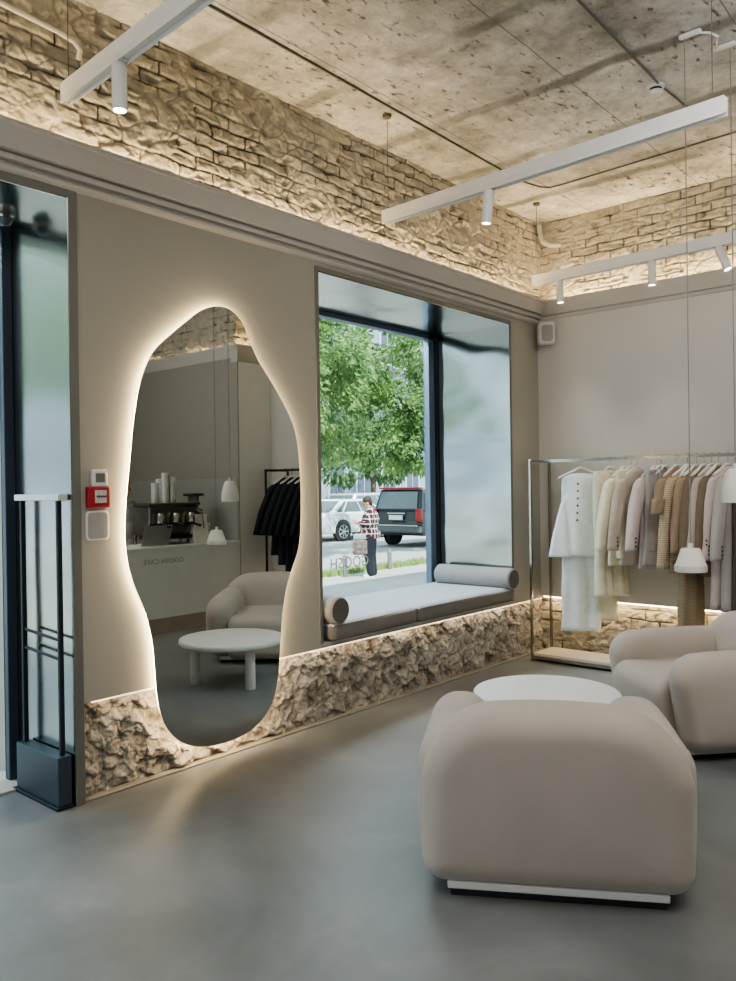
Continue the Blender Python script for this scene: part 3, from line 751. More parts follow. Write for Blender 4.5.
# smoke detector, conduits, pipes, speaker
sd = thing('smoke_detector', 'round white smoke detector on the concrete ceiling', 'smoke detector', (4.85, 1.85, CZ))
MB().lathe([(.052,0),(.052,-.014),(.045,-.018)], n=32).build('mount', white_m, sd, smooth=True)
MB().lathe([(.036,-.018),(.036,-.034)], n=32).build('vent_ring', black_m, sd, smooth=True)
MB().lathe([(.042,-.034),(.043,-.042),(.03,-.056),(.01,-.058)], n=32).build('cap', white_m, sd, smooth=True)
zc = CZ-.008
def cond(pts, r, mat, name, label, cat):
    return tag(MB().tube(pts, r, 8).build(name, mat, smooth=True), label, cat)
cond([(1.5,3.17,zc),(3.2,3.19,zc),(5.4,3.22,zc)], .0065, dkcable_m, 'conduit', 'long dark conduit on the ceiling, running over the left wall side', 'conduit')
cond([(3.2,1.79,zc),(4.85,1.82,zc),(5.25,1.80,zc)], .0065, dkcable_m, 'conduit', 'dark conduit on the ceiling leading to the smoke detector', 'conduit')
cond([(5.55,3.23,zc),(5.72,3.20,zc),(5.84,3.17,zc),(5.90,3.12,zc),(5.91,3.0,zc),(5.88,2.4,zc),(5.82,1.2,zc)], .0055, dkcable_m, 'conduit', 'bent grey conduit on the ceiling behind the middle track', 'conduit')
cond([(.9,3.585,3.70),(1.67,3.585,3.69),(1.95,3.585,3.675),(2.03,3.583,3.66),(2.06,3.583,3.63),(2.06,3.60,3.59)], .013, cornice_m, 'pipe', 'pale pipe running along the brick at the upper left', 'pipe')
cond([(6.60,3.60,3.86),(6.60,3.59,3.76),(6.58,3.56,3.70),(6.62,3.50,3.66),(6.66,3.42,3.66)], .022, cornice_m, 'pipe', 'short bent pale pipe in the brick corner under the ceiling', 'pipe')
spk = thing('wall_speaker', 'grey wall speaker mounted in the corner under the cornice', 'speaker', (6.395, 3.435, 2.80), math.radians(-52))
MB().rbox((0,0,.02), (.075,.06,.10), (.025,.03,.03), 8).build('cabinet', simple('speaker_case', (.58,.56,.53), .5, var=.03), spk, smooth=True)
MB().rbox((0,-.058,.02), (.050,.006,.074), (.03,.004,.03), 8).build('grille', simple('speaker_grille', (.33,.315,.29), .7, var=.08, scale=120, bump=.5, bscale=600), spk, smooth=True)
MB().cyl((0,.05,.02),(0,.11,.02),.015).build('bracket', frame_dk, spk)

# ------------------------------------------------------------------ clothes rack and garments
RX, RZ = 6.26, 1.70
def make_rack(y0, y1, mat, label, name='clothes_rack', x0=6.09, x1=6.43, shelf=True):
    r = thing(name, label, 'clothes rack', ((x0+x1)/2, (y0+y1)/2, 0)); lx, ly = (x1-x0)/2, (y0-y1)/2; s_ = .010
    for sy in (1, -1):
        for sx in (-1, 1):
            MB().box(sx*lx-s_, sx*lx+s_, sy*ly-s_, sy*ly+s_, 0, RZ+.0125).build('post', mat, r, bevel=.002)
        MB().box(-lx+s_, lx-s_, sy*ly-s_, sy*ly+s_, RZ-.0125, RZ+.0125).build('top_crossbar', mat, r)
    MB().box(-s_, s_, -ly+s_, ly-s_, RZ-.0125, RZ+.0125).build('hanging_rail', mat, r)
    fr_ = MB()
    for sx in (-1, 1): fr_.box(sx*lx-s_, sx*lx+s_, -ly+s_, ly-s_, .02, .045)
    for sy in (-1, 1): fr_.box(-lx+s_, lx-s_, sy*ly-s_, sy*ly+s_, .02, .045)
    fr_.build('base_frame', mat, r)
    MB().box(-lx+s_, lx-s_, -ly+s_, ly-s_, .045, .065).build('base_shelf', simple('shelf_beige', (.62,.55,.44), .6, var=.03) if shelf else mat, r)
    return r
make_rack(3.44, 1.70, chrome, 'chrome clothes rack with a beige base shelf, in front of the back wall')

def cloth(rings, folds=5, amp=.012, seed=0, nu=56, nvv=30, closed_bottom=True):
    """loft of (z, halfwidth, halfdepth, xoff, yoff) with vertical folds deepening towards the hem"""
    mb = MB(); vs = []; fs = []
    rs = [tuple(list(r_)+[0]*(5-len(r_))) for r_ in rings]
    cum = [0]
    for i in range(1, len(rs)): cum.append(cum[-1]+max(.01, abs(rs[i][0]-rs[i-1][0])+abs(rs[i][1]-rs[i-1][1])*.5))
    T = cum[-1]
    for j in range(nvv+1):
        t = T*j/nvv; i = 0
        while i < len(rs)-2 and cum[i+1] < t: i += 1
        f = (t-cum[i])/(cum[i+1]-cum[i]); f = max(0, min(1, f))
        z, hw, hd, xo, yo = [a+(b_-a)*f for a, b_ in zip(rs[i], rs[i+1])]
        dp = j/nvv
        for k in range(nu):
            a = 2*PI*k/nu; ca, sa = math.cos(a), math.sin(a)
            x = math.copysign(abs(ca)**.8, ca)*hw; y = math.copysign(abs(sa)**.8, sa)*hd
            fo = math.sin(x/hw*folds*1.7+seed*2.3+(1 if sa > 0 else 0))*amp*dp + noise.noise(Vector((x*7, z*4, seed*3.7+(2 if sa > 0 else 0))))*amp*1.3*(.3+dp)
            y += fo*(1 if sa > 0 else -1)*abs(sa)**.3
            x += noise.noise(Vector((z*5, sa, seed*1.9)))*amp*.8*dp
            vs.append((x+xo, y+yo, z + noise.noise(Vector((x*5, seed, 1)))*.012*dp))
    for j in range(nvv):
        for k in range(nu):
            k2 = (k+1) % nu; fs.append((j*nu+k, j*nu+k2, (j+1)*nu+k2, (j+1)*nu+k))
    fs.append(tuple(range(nu-1,-1,-1)))
    if closed_bottom: fs.append(tuple(nvv*nu+k for k in range(nu)))
    return mb.add(vs, fs)
HG = []
def hanger(y, rz, mat, label, x=RX, z=RZ, w=.20, group=None):
    h = thing('clothes_hanger', label, 'hanger', (x, y, z), rz, group)
    arms = [(-w,0,-.152),(-w*.8,0,-.135),(-w*.4,0,-.100),(-.03,0,-.072),(0,0,-.066),(.03,0,-.072),(w*.4,0,-.100),(w*.8,0,-.135),(w,0,-.152)]
    MB().tube(arms, [.008,.012,.011,.009,.009,.009,.011,.012,.008], 10).build('shoulder_bar', mat, h, smooth='all')
    hk = [(0,0,-.07),(0,0,-.035)]+[(.016*math.sin(a)*1.0,0,.004-.016+.0+.018*(1-math.cos(a))*.9) for a in [k*PI/7 for k in range(0,10)]]
    MB().tube(hk, .0022, 6).build('hook', chrome, h, smooth='all')
    return h
def garment(kind, y, col, label, name, L=.85, rz=-.3, seed=0, x=RX, hw=.165, hd=.038, z=RZ, sleeve=.58, thick=1.0, catg=None, hmat=None, group=None, hlabel=None, buttons=True, hgroup=None):
    mat = fab[col] if isinstance(col, str) else col
    g_ = thing(name, label, catg or name.split('_')[-1], (x, y, z), rz, group)
    d = hd*thick
    if kind in ('jacket', 'coat', 'vest', 'top', 'dress'):
        s0 = .05
        rings = [(-.085,.035,.026),(-.10,.06,.034),(-.135,hw*.58,d*.8),(-.165,hw*.86,d),(-.20,hw*.98,d*1.05)]
        if kind == 'vest': rings = [(-.10,.075,.03),(-.11,.10,.034),(-.125,hw*.62,d*.8),(-.16,hw*.72,d),(-.26,hw*.72,d),(-.32,hw*.92,d*1.1)]
        rings += [(-.40,hw*.98,d*1.15),(-.6 if L > .7 else -.5,hw*1.0,d*1.15),(-L,hw*1.12,d*1.25)]
        cloth(rings, 4, .010, seed).build('body_panel', mat, g_, smooth='all')
        if kind != 'vest' and kind != 'dress':
            for sg in (-1, 1):
                M = Matrix.Identity(3)
                sl = MB(); pts = []; 
                sv = cloth([(-.160,.022,.028,sg*(hw-.03)),(-.195,.050,.042,sg*(hw-.005)),(-.34,.055,.045,sg*(hw+(.045 if sg<0 else .02)),-.015),(-.14-sleeve*.6,.05,.042,sg*(hw+(.10 if sg<0 else .035)),-.04),(-.14-sleeve,.050,.034,sg*(hw+(.155 if sg<0 else .04)),-.065)], 1, .008, seed+sg*3, 28, 18)
                so = sv.build('sleeve', mat, g_, smooth='all')
                if buttons:
                    if sg < 0:
                        for q in range(3): MB().ball((sg*(hw+.14), -.106, -.14-sleeve+.04+q*.03), .009, 8, (1,.5,1)).build('cuff_button', fab['dark'], so)
        if kind in ('jacket','coat'):
            lp = MB()
            for sg in (-1,1):
                lp.add([(sg*.05,-d*.9-.002,-.10),(sg*.10,-d*1.0-.010,-.20),(sg*.012,-d*1.15-.014,-.42),(sg*.0,-d*1.12-.010,-.40)], [(0,1,2,3)])
            lp.build('lapel', mat, g_)
    elif kind == 'trousers':     # hung by the waist
        for sg in (-1, 1):
            cloth([(-.10,.085,.03,sg*.085),(-.16,.09,.042,sg*.085),(-.35,.088,.05,sg*.088),(-L*.7,.08,.045,sg*.085),(-L,.085,.045,sg*.085)], 3, .010, seed+sg).build('trouser_leg', mat, g_, smooth='all')
        MB().rbox((0,0,-.115), (.165,.03,.018), (.02,.02,.008), 6).build('waistband', mat, g_, smooth='all')
    elif kind == 'skirt':
        cloth([(-.10,.16,.03),(-.14,.17,.04),(-.4,.19,.055),(-L,.22,.06)], 6, .016, seed).build('skirt_panel', mat, g_, smooth='all')
        MB().rbox((0,0,-.115), (.165,.034,.018), (.02,.02,.008), 6).build('waistband', mat, g_, smooth='all')
    elif kind == 'strap':        # camisole or apron top on straps
        for sg in (-1,1): MB().tube([(sg*.09,-.03,-.09),(sg*.10,-.036,-.20)], .006, 6).build('strap', mat, g_)
        cloth([(-.19,.13,.03),(-.24,.15,.045),(-.4,.15,.05),(-L,.19,.055)], 5, .012, seed).build('body_panel', mat, g_, smooth='all')
    hanger(y, rz, hmat or white_m, hlabel or ('hanger holding the '+label.split(',')[0].replace(' hanging',' ').strip()), x, z, w=hw*.9, group=hgroup)
    return g_

# the front-facing white outfit
FX, FY, FR = 6.25, 3.05, math.radians(-56)
v = thing('linen_vest', 'long white sleeveless linen top with dark buttons, facing front on the rack end', 'vest', (FX, FY, RZ), FR)
cloth([(-.112,.04,.022),(-.118,.08,.028),(-.14,.135,.036),(-.20,.118,.048),(-.27,.122,.055),(-.33,.162,.06),(-.50,.168,.066),(-.80,.188,.085)], 3, .010, 4, 64, 34).build('body_panel', linen_white, v, smooth='all')
# loose draped left front panel
cloth([(-.36,.02,.03,-.150,-.01),(-.5,.045,.045,-.165,-.02),(-.65,.07,.05,-.18,-.03),(-.805,.09,.055,-.19,-.035)], 2, .010, 8, 32, 20).build('draped_panel', linen_white, v, smooth='all')
for k in range(6): MB().ball((-.035-.003*k, -.066-.006*k, -.20-.06*k), .0095, 10, (1,.5,1)).build('button', fab['brown'], v)
MB().box(.0,.04,-.083,-.081,-.33,-.23).build('price_tag', white_m, v)
MB().rbox((.11,-.083,-.56), (.06,.006,.012), (.01,.004,.008), 4).build('pocket_flap', linen_white, v, smooth='all')
hanger(FY, FR, white_m, 'white hanger holding the long white linen top at the rack end', FX, RZ, .19)
v2 = thing('long_skirt', 'long white skirt hanging below the white linen top', 'skirt', (FX+.03, FY+.03, RZ), FR)
cloth([(-.115,.13,.02),(-.2,.15,.025),(-.72,.15,.035),(-1.1,.155,.045),(-1.43,.165,.05)], 4, .014, 12, 56, 36).build('skirt_panel', linen_white, v2, smooth='all')
v3 = thing('long_trousers', 'cream wide trousers behind the long white skirt', 'trousers', (FX+.08, FY-.03, RZ), FR)
for sg in (-1,1): cloth([(-.115,.09,.02,sg*.09),(-.4,.10,.03,sg*.10),(-1.0,.10,.035,sg*.11),(-1.35,.11,.035,sg*.12)], 2, .010, 15+sg).build('trouser_leg', fab['cream'], v3, smooth='all')

gs = [ # kind, y, colour, label, name, L, rz, extra
 ('trousers',2.80,'cream','cream trousers hanging just right of the white outfit','hanging_trousers',1.12,-.35,{}),
 ('jacket',2.67,'cream','cream long sleeved jacket next to the white outfit','cream_jacket',.86,-.42,dict(buttons=False)),
 ('trousers',2.62,'cream','short folded cream trousers between cream jacket and greige blazer','hanging_trousers',.80,-.3,{}),
 ('jacket',2.575,'beige','greige blazer, left of the pale pinkish blazer','blazer',.85,-.42,{}),
 ('jacket',2.42,'mauve','pale pinkish grey blazer with dark cuff buttons','blazer',.87,-.45,dict(thick=1.1)),
 ('skirt',2.385,'grey','dull grey skirt low behind the pinkish blazer','hanging_skirt',.84,-.3,{}),
 ('strap',2.375,'tan','light brown strap top right of the pinkish blazer','strap_top',.72,-.5,{}),
 ('strap',2.335,'beige','beige strap top second right of the pinkish blazer','strap_top',.73,-.5,{}),
 ('top',2.265,'tan','tan short sleeveless top before the ribbed cardigan','short_top',.74,-.3,dict(sleeve=.3,buttons=False)),
 ('coat',2.18,'knit','ribbed sand knit cardigan above the lower pendant lamp','knit_cardigan',.88,-.45,dict(buttons=False,sleeve=.70)),
 ('dress',2.165,'mesh','long open knit beige dress reaching near the armchair','knit_dress',1.38,-.3,dict(hw=.125)),
 ('jacket',2.11,'tan','tan blazer right of the ribbed cardigan','blazer',.86,-.35,{}),
 ('jacket',2.055,'brown','brown jacket with darker folds behind the lower pendant','jacket',.86,-.3,{}),
 ('top',2.0,'beige','beige blouse among the brown jackets','blouse',.84,-.35,dict(buttons=False)),
 ('jacket',1.95,'brown','dark brown jacket left of the long grey coat','jacket',.90,-.3,{}),
 ('coat',1.885,'mauve','long pale grey coat near the right rack end','coat',1.13,-.45,dict(sleeve=.62)),
 ('coat',1.81,'grey','long grey coat last but one at the right rack end','coat',1.15,-.4,dict(sleeve=.62)),
 ('dress',1.75,'dark','dark long dress at the right rack end','hanging_dress',1.18,-.35,{}),
]
for i, (k, y, c_, lab, nm, L_, rz_, ex) in enumerate(gs):
    garment(k, y, c_, lab, nm, L=L_, rz=rz_, seed=i*1.7+3, **ex)

# black rack further along the back wall, seen in the mirror
def rack2():
    r = make_rack(1.52, .28, black_m, 'thin black clothes rack holding black clothes, seen in the mirror', shelf=False)
    for i in range(9):
        garment('jacket' if i % 2 else 'coat', (.42+i*.115), 'navy', 'black garment hanging on the black rack seen in the mirror', 'black_coat', L=.95+.1*(i % 3), rz=.35, seed=40+i, group='black clothes on the black rack', catg='coat', buttons=False,
                hlabel='hanger holding a black garment on the black rack', hgroup='hangers on the black rack', thick=1.2)
rack2()

# ------------------------------------------------------------------ cafe counter (seen in the mirror)
ct = thing('cafe_counter', 'white cafe counter with grey lettering and a tan plinth', 'counter', (4.7, -.40, 0))
counter_m = simple('counter_white', (.70,.70,.67), .5, var=.02)
MB().box(-2.2, 1.29, -.26, .34, .16, .875).build('front_body', counter_m, ct)
MB().box(-2.23, 1.29, -.29, .345, .875, .905).build('worktop', counter_m, ct, bevel=.003)
MB().box(-2.15, 1.29, -.22, .335, 0, .16).build('plinth', simple('plinth_tan', (.36,.30,.23), .6, var=.06), ct)
RM2 = Matrix.Translation((4.96-4.7, .342, .752)) @ Matrix(((-1,0,0,0),(0,0,1,0),(0,1,0,0),(0,0,0,1)))
o = text_obj('GOOSH CAFE', 'lettering', .074, simple('letter_grey', (.30,.30,.29), .5, var=.02), RM2, ct, 1.12)
# tinted splashback on the side wall
struct('trim_5', MB().box(5.975, 5.985, -2.5, -.08, .905, 1.62), simple('splash_panel', (.33,.325,.29), .5, var=.02))
# wall block on which the rack stands is plain; things on the counter:
em = thing('espresso_machine', 'large chrome espresso machine on the cafe counter', 'espresso machine', (5.24, -.43, .905))
MB().box(-.32,.32,-.16,.16,.10,.42).build('body', simple('machine_metal', (.25,.24,.22), .25, .8, var=.3, scale=6), em, bevel=.02)
MB().box(-.34,.34,-.19,.19,.42,.45).build('cup_tray', chrome, em, bevel=.006)
MB().box(-.30,.30,-.05,.20,.06,.10).build('drip_tray', black_m, em, bevel=.004)
for x_ in (-.29,.29):
    for y_ in (-.14,.14): MB().cyl((x_,y_,0),(x_,y_,.10),.02).build('foot', chrome, em, smooth=True)
for x_ in (-.2,.0,.2):
    gh = MB().lathe([(.045,0),(.045,.07),(.03,.10)], (x_,.20,.24), n=20).build('group_head', chrome, em, smooth=True)
    MB().lathe([(.038,-.03),(.04,0)], (x_,.20,.24), n=20).cyl((x_,.24,.225),(x_,.37,.20),.014).build('portafilter', black_m, gh, smooth=True)
MB().tube([(.29,.17,.38),(.31,.26,.33),(.31,.28,.16)], .008).build('steam_wand', chrome, em, smooth=True)
for i, (x_, h_) in enumerate(((5.14,.22),(5.24,.34),(5.20,.28),(5.33,.29))):
    cs = MB(); nn = int(h_/.022)
    prof = []
    for q in range(nn): prof += [(.036, q*.022), (.039, q*.022+.016), (.042, q*.022+.019), (.038, q*.022+.021)]
    cs.lathe(prof, n=20)
    o = cs.build('cup_stack', white_m, smooth=True); o.location = (x_, -.47+.05*(i%2), 1.355)
    tag(o, ['shortest column of white paper cups on the espresso machine','tallest column of white paper cups on the espresso machine','middle column of white paper cups on the espresso machine','rightmost column of white paper cups on the espresso machine'][i], 'cups')
gr = thing('coffee_grinder', 'black coffee grinder with a wide hopper on the counter', 'coffee grinder', (5.62, -.42, .905))
MB().lathe([(.085,0),(.085,.02),(.07,.03),(.065,.26),(.09,.30),(.10,.36),(.06,.38)], n=28).build('body', black_m, gr, smooth=True)
MB().lathe([(.05,.38),(.055,.40),(.062,.52)], n=28).build('hopper', simple('hopper_smoke', (.22,.21,.19), .15, var=.1), gr, smooth=True)
MB().lathe([(.115,.52),(.12,.53),(.115,.545),(.03,.55)], n=28).build('lid', black_m, gr, smooth=True)
pb = thing('paper_bag', 'white folded paper bag standing in front of the coffee grinder', 'bag', (5.56, -.24, .905))
bm_ = MB(); bm_.add([(-.11,-.05,0),(.11,-.05,0),(.11,.05,0),(-.11,.05,0),(-.085,-.02,.30),(.085,-.02,.30),(.085,.02,.30),(-.085,.02,.30)], [(0,3,2,1),(4,5,6,7),(0,1,5,4),(1,2,6,5),(2,3,7,6),(3,0,4,7)])
bm_.build('bag_body', simple('bag_paper', (.72,.68,.64), .7, var=.05, scale=30), pb, bevel=.004)
MB().box(-.088,.088,-.026,.026,.29,.315).build('folded_top', white_m, pb)
lp = thing('laptop', 'open grey laptop at the end of the cafe counter', 'laptop', (4.93, -.20, .905))
MB().box(-.17,.17,-.19,.03,0,.016).build('keyboard_base', white_m, lp, bevel=.003)
MB().box(-.17,.17,-.004,.004,0,.22).build('screen_lid', simple('laptop_grey', (.36,.36,.34), .35, .5, var=.02), lp, bevel=.003, M=Matrix.Translation((0,.03,.012)) @ Matrix.Rotation(-.35, 4, 'X'))
so_ = thing('wall_socket', 'white wall socket with a black plug beside the counter', 'socket', (5.975-.006, -.62, 1.06))
MB().rbox((0,0,0), (.008,.04,.04), (.005,.01,.01), 4).build('plate', white_m, so_, smooth=True)
MB().box(-.04,-.006,-.02,.02,-.02,.02).build('plug', black_m, so_)

# ------------------------------------------------------------------ people
def remesh(o, vox, sm=4):
    md = o.modifiers.new('remesh', 'REMESH'); md.mode = 'VOXEL'; md.voxel_size = vox; md.use_smooth_shade = True
    s_ = o.modifiers.new('smooth', 'SMOOTH'); s_.factor = .5; s_.iterations = sm
    return o
def person(name, label, loc, rz, arms, shirt_mat, leg_mat, head_pitch=.45, sleeve_long=True, scale=1.0, shoe=None, gr=1.0):
    p = thing(name, label, 'person', loc, rz); p.scale = (scale,)*3
    body = MB(); hipz = .84
    # torso
    body.ball((0,0,.90), .15, 18, (.78,1.08,.85)); body.ball((.01,0,1.04), .14, 18, (.82,1.0,1.1)); body.ball((.0,0,1.20), .155, 18, (.80,1.06,1.1)); body.ball((-.01,0,1.31), .13, 18, (.72,1.25,.6))
    body.cap((0,0,1.33),(.03,0,1.43),.058,.052)
    Rp = Matrix.Rotation(head_pitch, 3, 'Y'); hc = Vector((.065,0,1.515))
    def H(x,y,z): return hc+Rp@Vector((x,y,z))
    body.ball(H(-.01,0,.03), .10, 20, (.98,.76,.95), Rp); body.ball(H(.025,0,-.045), .075, 18, (.85,.78,.95), Rp); body.ball(H(.055,0,-.085), .032, 12, (1,1.1,.8), Rp)
    body.ball(H(.093,0,-.01), .017, 10, (.95,.75,1.7), Rp); body.ball(H(.105,0,-.028), .013, 10); body.ball(H(.086,0,-.066), .016, 10, (.7,1.5,.5), Rp)
    for sg in (-1,1): body.ball(H(-.005,sg*.078,-.01), .026, 10, (.8,.35,1.2), Rp)
    shirt = MB(); shirt.ball((.02*gr,0,.93), .168*gr, 18, (.85,1.08,.75)); shirt.ball((.03*gr,0,1.04), .160*gr, 18, (.92,1.03,1.0)); shirt.ball((.0,0,1.18), .168*gr, 18, (.83,1.0,1.0)); shirt.ball((-.01,0,1.31), .138, 18, (.78,1.27,.62)); shirt.cyl((.01,0,.80),(.01,0,.95),.160*gr,.163*gr,20); shirt.cap((0,0,1.34),(.01,0,1.385),.075,.066)
    trs = MB(); trs.ball((0,0,.88), .158, 18, (.82,1.1,.8))
    shoes = []
    for sg in (-1,1):
        hip = Vector((0,sg*.085,hipz)); kn = Vector((.02,sg*.088,.46)); an = Vector((-.02,sg*.09,.09))
        body.cap(hip,kn,.085,.055); body.cap(kn,an,.056,.036); body.cap(an,(.10,sg*.10,.03),.035,.028)
        kn = kn+Vector((sg*.02*(gr-1)*4,0,0)); an = an+Vector((sg*.022*(gr-1)*4,0,0)); trs.cap(hip,kn,.098*gr,.078*gr); trs.cap(kn,an,.078*gr,.062*gr)
        shoes.append(MB().cap(an+Vector((-.015,0,-.045)),(.13,sg*.10,.035),.042,.038).box(-.07,.165,sg*.10-.042,sg*.10+.042,0,.022))
        sh = Vector((-.01,sg*.175,1.325)); el, wr, hd_, cup = arms[sg]
        el = Vector(el); wr = Vector(wr); hd_ = Vector(hd_)
        body.cap(sh,el,.048,.038); body.cap(el,wr,.039,.025)
        shirt.cap(sh,el,.066*gr,.056*gr)
        if sleeve_long: shirt.cap(el,wr-(wr-el)*.12,.052,.04)
        # hand: palm, four curled fingers and a thumb
        fw = (hd_-wr).normalized(); side = Vector(cup).normalized(); nrm_ = fw.cross(side).normalized()
        pc = wr+fw*.045
        Mq = Matrix((fw, side, nrm_)).transposed()
        body.cap(wr, wr+fw*.03, .024, .024); body.ball(pc, .042, 12, (1.05,.95,.42), Mq)
        for q in range(4):
            base = wr+fw*.08+side*(.030-.02*q); ln = (.030,.034,.032,.026)[q]
            a_ = base+fw*ln; b_ = a_+(fw*.6-nrm_*.8).normalized()*ln*.8; c2 = b_+(fw*.1-nrm_).normalized()*ln*.6
            body.cap(base-fw*.02,a_,.0095,.009,8); body.cap(a_,b_,.009,.0085,8); body.cap(b_,c2,.0085,.0075,8)
        tb_ = wr+fw*.03+side*.035; body.cap(tb_, tb_+(fw*.6+side*.6-nrm_*.4).normalized()*.035, .012,.0105,8); 
        t2 = tb_+(fw*.6+side*.6-nrm_*.4).normalized()*.035; body.cap(t2, t2+(fw*.8-nrm_*.5).normalized()*.03,.0105,.009,8)
    remesh(body.build('body', skin_m, p), .0065, 3)
    remesh(shirt.build('shirt', shirt_mat, p), .011, 5)
    remesh(trs.build('trousers', leg_mat, p), .011, 5)
    for sm_ in shoes: remesh(sm_.build('shoe', shoe or white_m, p), .008, 3)
    hr = MB(); hr.ball(H(-.022,0,.048), .104, 18, (.98,.82,.88), Rp); hr.ball(H(-.055,0,0), .08, 14, (.7,.9,1.1), Rp)
    remesh(hr.build('hair', hair_m, p), .008, 3)
    ey = MB()
    for sg in (-1,1): ey.ball(H(.083,sg*.032,.008), .011, 10)
    ey.build('eye', black_m, p, smooth='all')
    return p
ang = math.atan2(.756,-.65)
PL = (12.5, 10.75, -.35)
person('person', 'person in a red and white plaid shirt looking down at a phone on the pavement', PL, ang,
       {1: ((.05,.235,1.08),(.25,.09,1.12),(.33,.05,1.14),(0,-.3,1)), -1: ((.05,-.235,1.08),(.25,-.09,1.10),(.33,-.03,1.12),(0,.3,1))}, plaid,
       simple('trousers_dark', (.012,.013,.02), .9, var=.1), head_pitch=.5, gr=1.3)
def at_person(x, y, z):
    c_, s_ = math.cos(ang), math.sin(ang); return (PL[0]+x*c_-y*s_, PL[1]+x*s_+y*c_, PL[2]+z)
ph = thing('smartphone', 'dark phone held in both hands by the person in plaid', 'phone', at_person(.355,.01,1.165), ang)
MB().rbox((0,0,0), (.045,.036,.006), (.008,.008,.004), 4).build('phone_body', black_m, ph, M=Matrix.Rotation(-1.0, 4, 'Y'))
bg = thing('tote_bag', 'patterned grey and clear tote bag hanging at the plaid person\'s arm', 'bag', at_person(.22,.14,.62), ang)
tote_m = simple('tote_pattern', (.16,.12,.115), .7, var=.7, scale=16)
MB().rbox((0,0,.0), (.15,.06,.15), (.03,.03,.04), 8).build('bag_body', tote_m, bg, smooth=True)
MB().rbox((0,0,.22), (.135,.05,.06), (.03,.03,.03), 8).build('bag_top', simple('tote_clear', (.28,.36,.40), .3, var=.2, scale=10), bg, smooth=True)
for sg in (-1,1): MB().tube([(-.09,sg*.04,.26),(-.04,sg*.03,.40),(0,sg*.01,.46),(.04,sg*.03,.40),(.09,sg*.04,.26)], .007).build('handle', tote_m, bg, smooth=True)
# barista behind the counter
person('person', 'person in a pale T-shirt standing behind the cafe counter, seen in the mirror', (4.95, -.87, 0), math.radians(85),
       {1: ((.03,.24,1.08),(.22,.22,.98),(.30,.20,.95),(0,-1,.2)), -1: ((.06,-.24,1.07),(.28,-.20,1.00),(.37,-.18,.97),(0,1,.2))}, simple('tshirt', (.62,.63,.60), .9, var=.04),
       fab['dark'], head_pitch=.2, sleeve_long=False, scale=1.0)

# ------------------------------------------------------------------ street
struct('ground', MB().box(-30, 90, 4.22, 11.95, -.6, -.35), pave_m)
struct('road', MB().box(-30, 90, 11.95, 30, -.62, -.36), road_m)
struct('doorstep', MB().box(-.8, 2.4, 4.22, 5.2, -.35, -.02), pave_m)
gv = MB()
for k in range(9000):
    x_ = random.uniform(8, 26); y_ = random.uniform(11.45, 11.95); h_ = random.uniform(.05,.16); a_ = random.uniform(0, PI); dx_, dy_ = .012*math.cos(a_), .012*math.sin(a_)
    gv.add([(x_-dx_,y_-dy_,-.35),(x_+dx_,y_+dy_,-.35),(x_+random.uniform(-.04,.04),y_+random.uniform(-.04,.04),-.35+h_)], [(0,1,2)])
tag(gv.build('grass_strip', grass_m), 'strip of low grass along the kerb outside the window', 'grass', kind='stuff')
def bollard(x, y, label):
    b_ = thing('bollard', label, 'bollard', (x,y,-.35))
    MB().lathe([(.05,0),(.05,.42),(.03,.455),(.005,.46)], n=18).build('post', simple('bollard_grey', (.13,.15,.15), .6, var=.05), b_, smooth=True)
    MB().lathe([(.052,.37),(.052,.40)], n=18).build('band', simple('bollard_band', (.38,.22,.20), .6, var=.05), b_, smooth=True)
bollard(12.2, 11.2, 'short grey bollard left of the plaid person, behind the lettering')
bollard(13.95, 11.45, 'short grey bollard with a red band right of the plaid person')

def wheel(parent, x, y, r, side):
    w = MB().lathe([(r*.75,-.11),(r*.95,-.11),(r,-.07),(r,.07),(r*.95,.11),(r*.75,.11)], n=32, M=Matrix.Rotation(PI/2,3,'X'), c=(x,y,r)).build('wheel', tyre_m, parent, smooth=True)
    rm = MB(); rm.lathe([(r*.68,.0),(r*.70,.02)], n=28, M=Matrix.Rotation(PI/2,3,'X'), c=(x,y+side*.10,r))
    rm.build('rim', black_m, w)
    sp_ = MB()
    for k in range(7):
        a_ = k*2*PI/7
        sp_.cyl((x,y+side*.125,r),(x+math.cos(a_)*r*.66,y+side*.125,r+math.sin(a_)*r*.66),.028,.022,6)
    sp_.lathe([(r*.64,0),(r*.70,.0),(r*.70,.03),(r*.64,.03),(r*.64,0)], n=28, cap=False, M=Matrix.Rotation(PI/2,3,'X'), c=(x,y+side*.12+.015,r))
    sp_.build('spokes', rim_m, w, smooth=True)
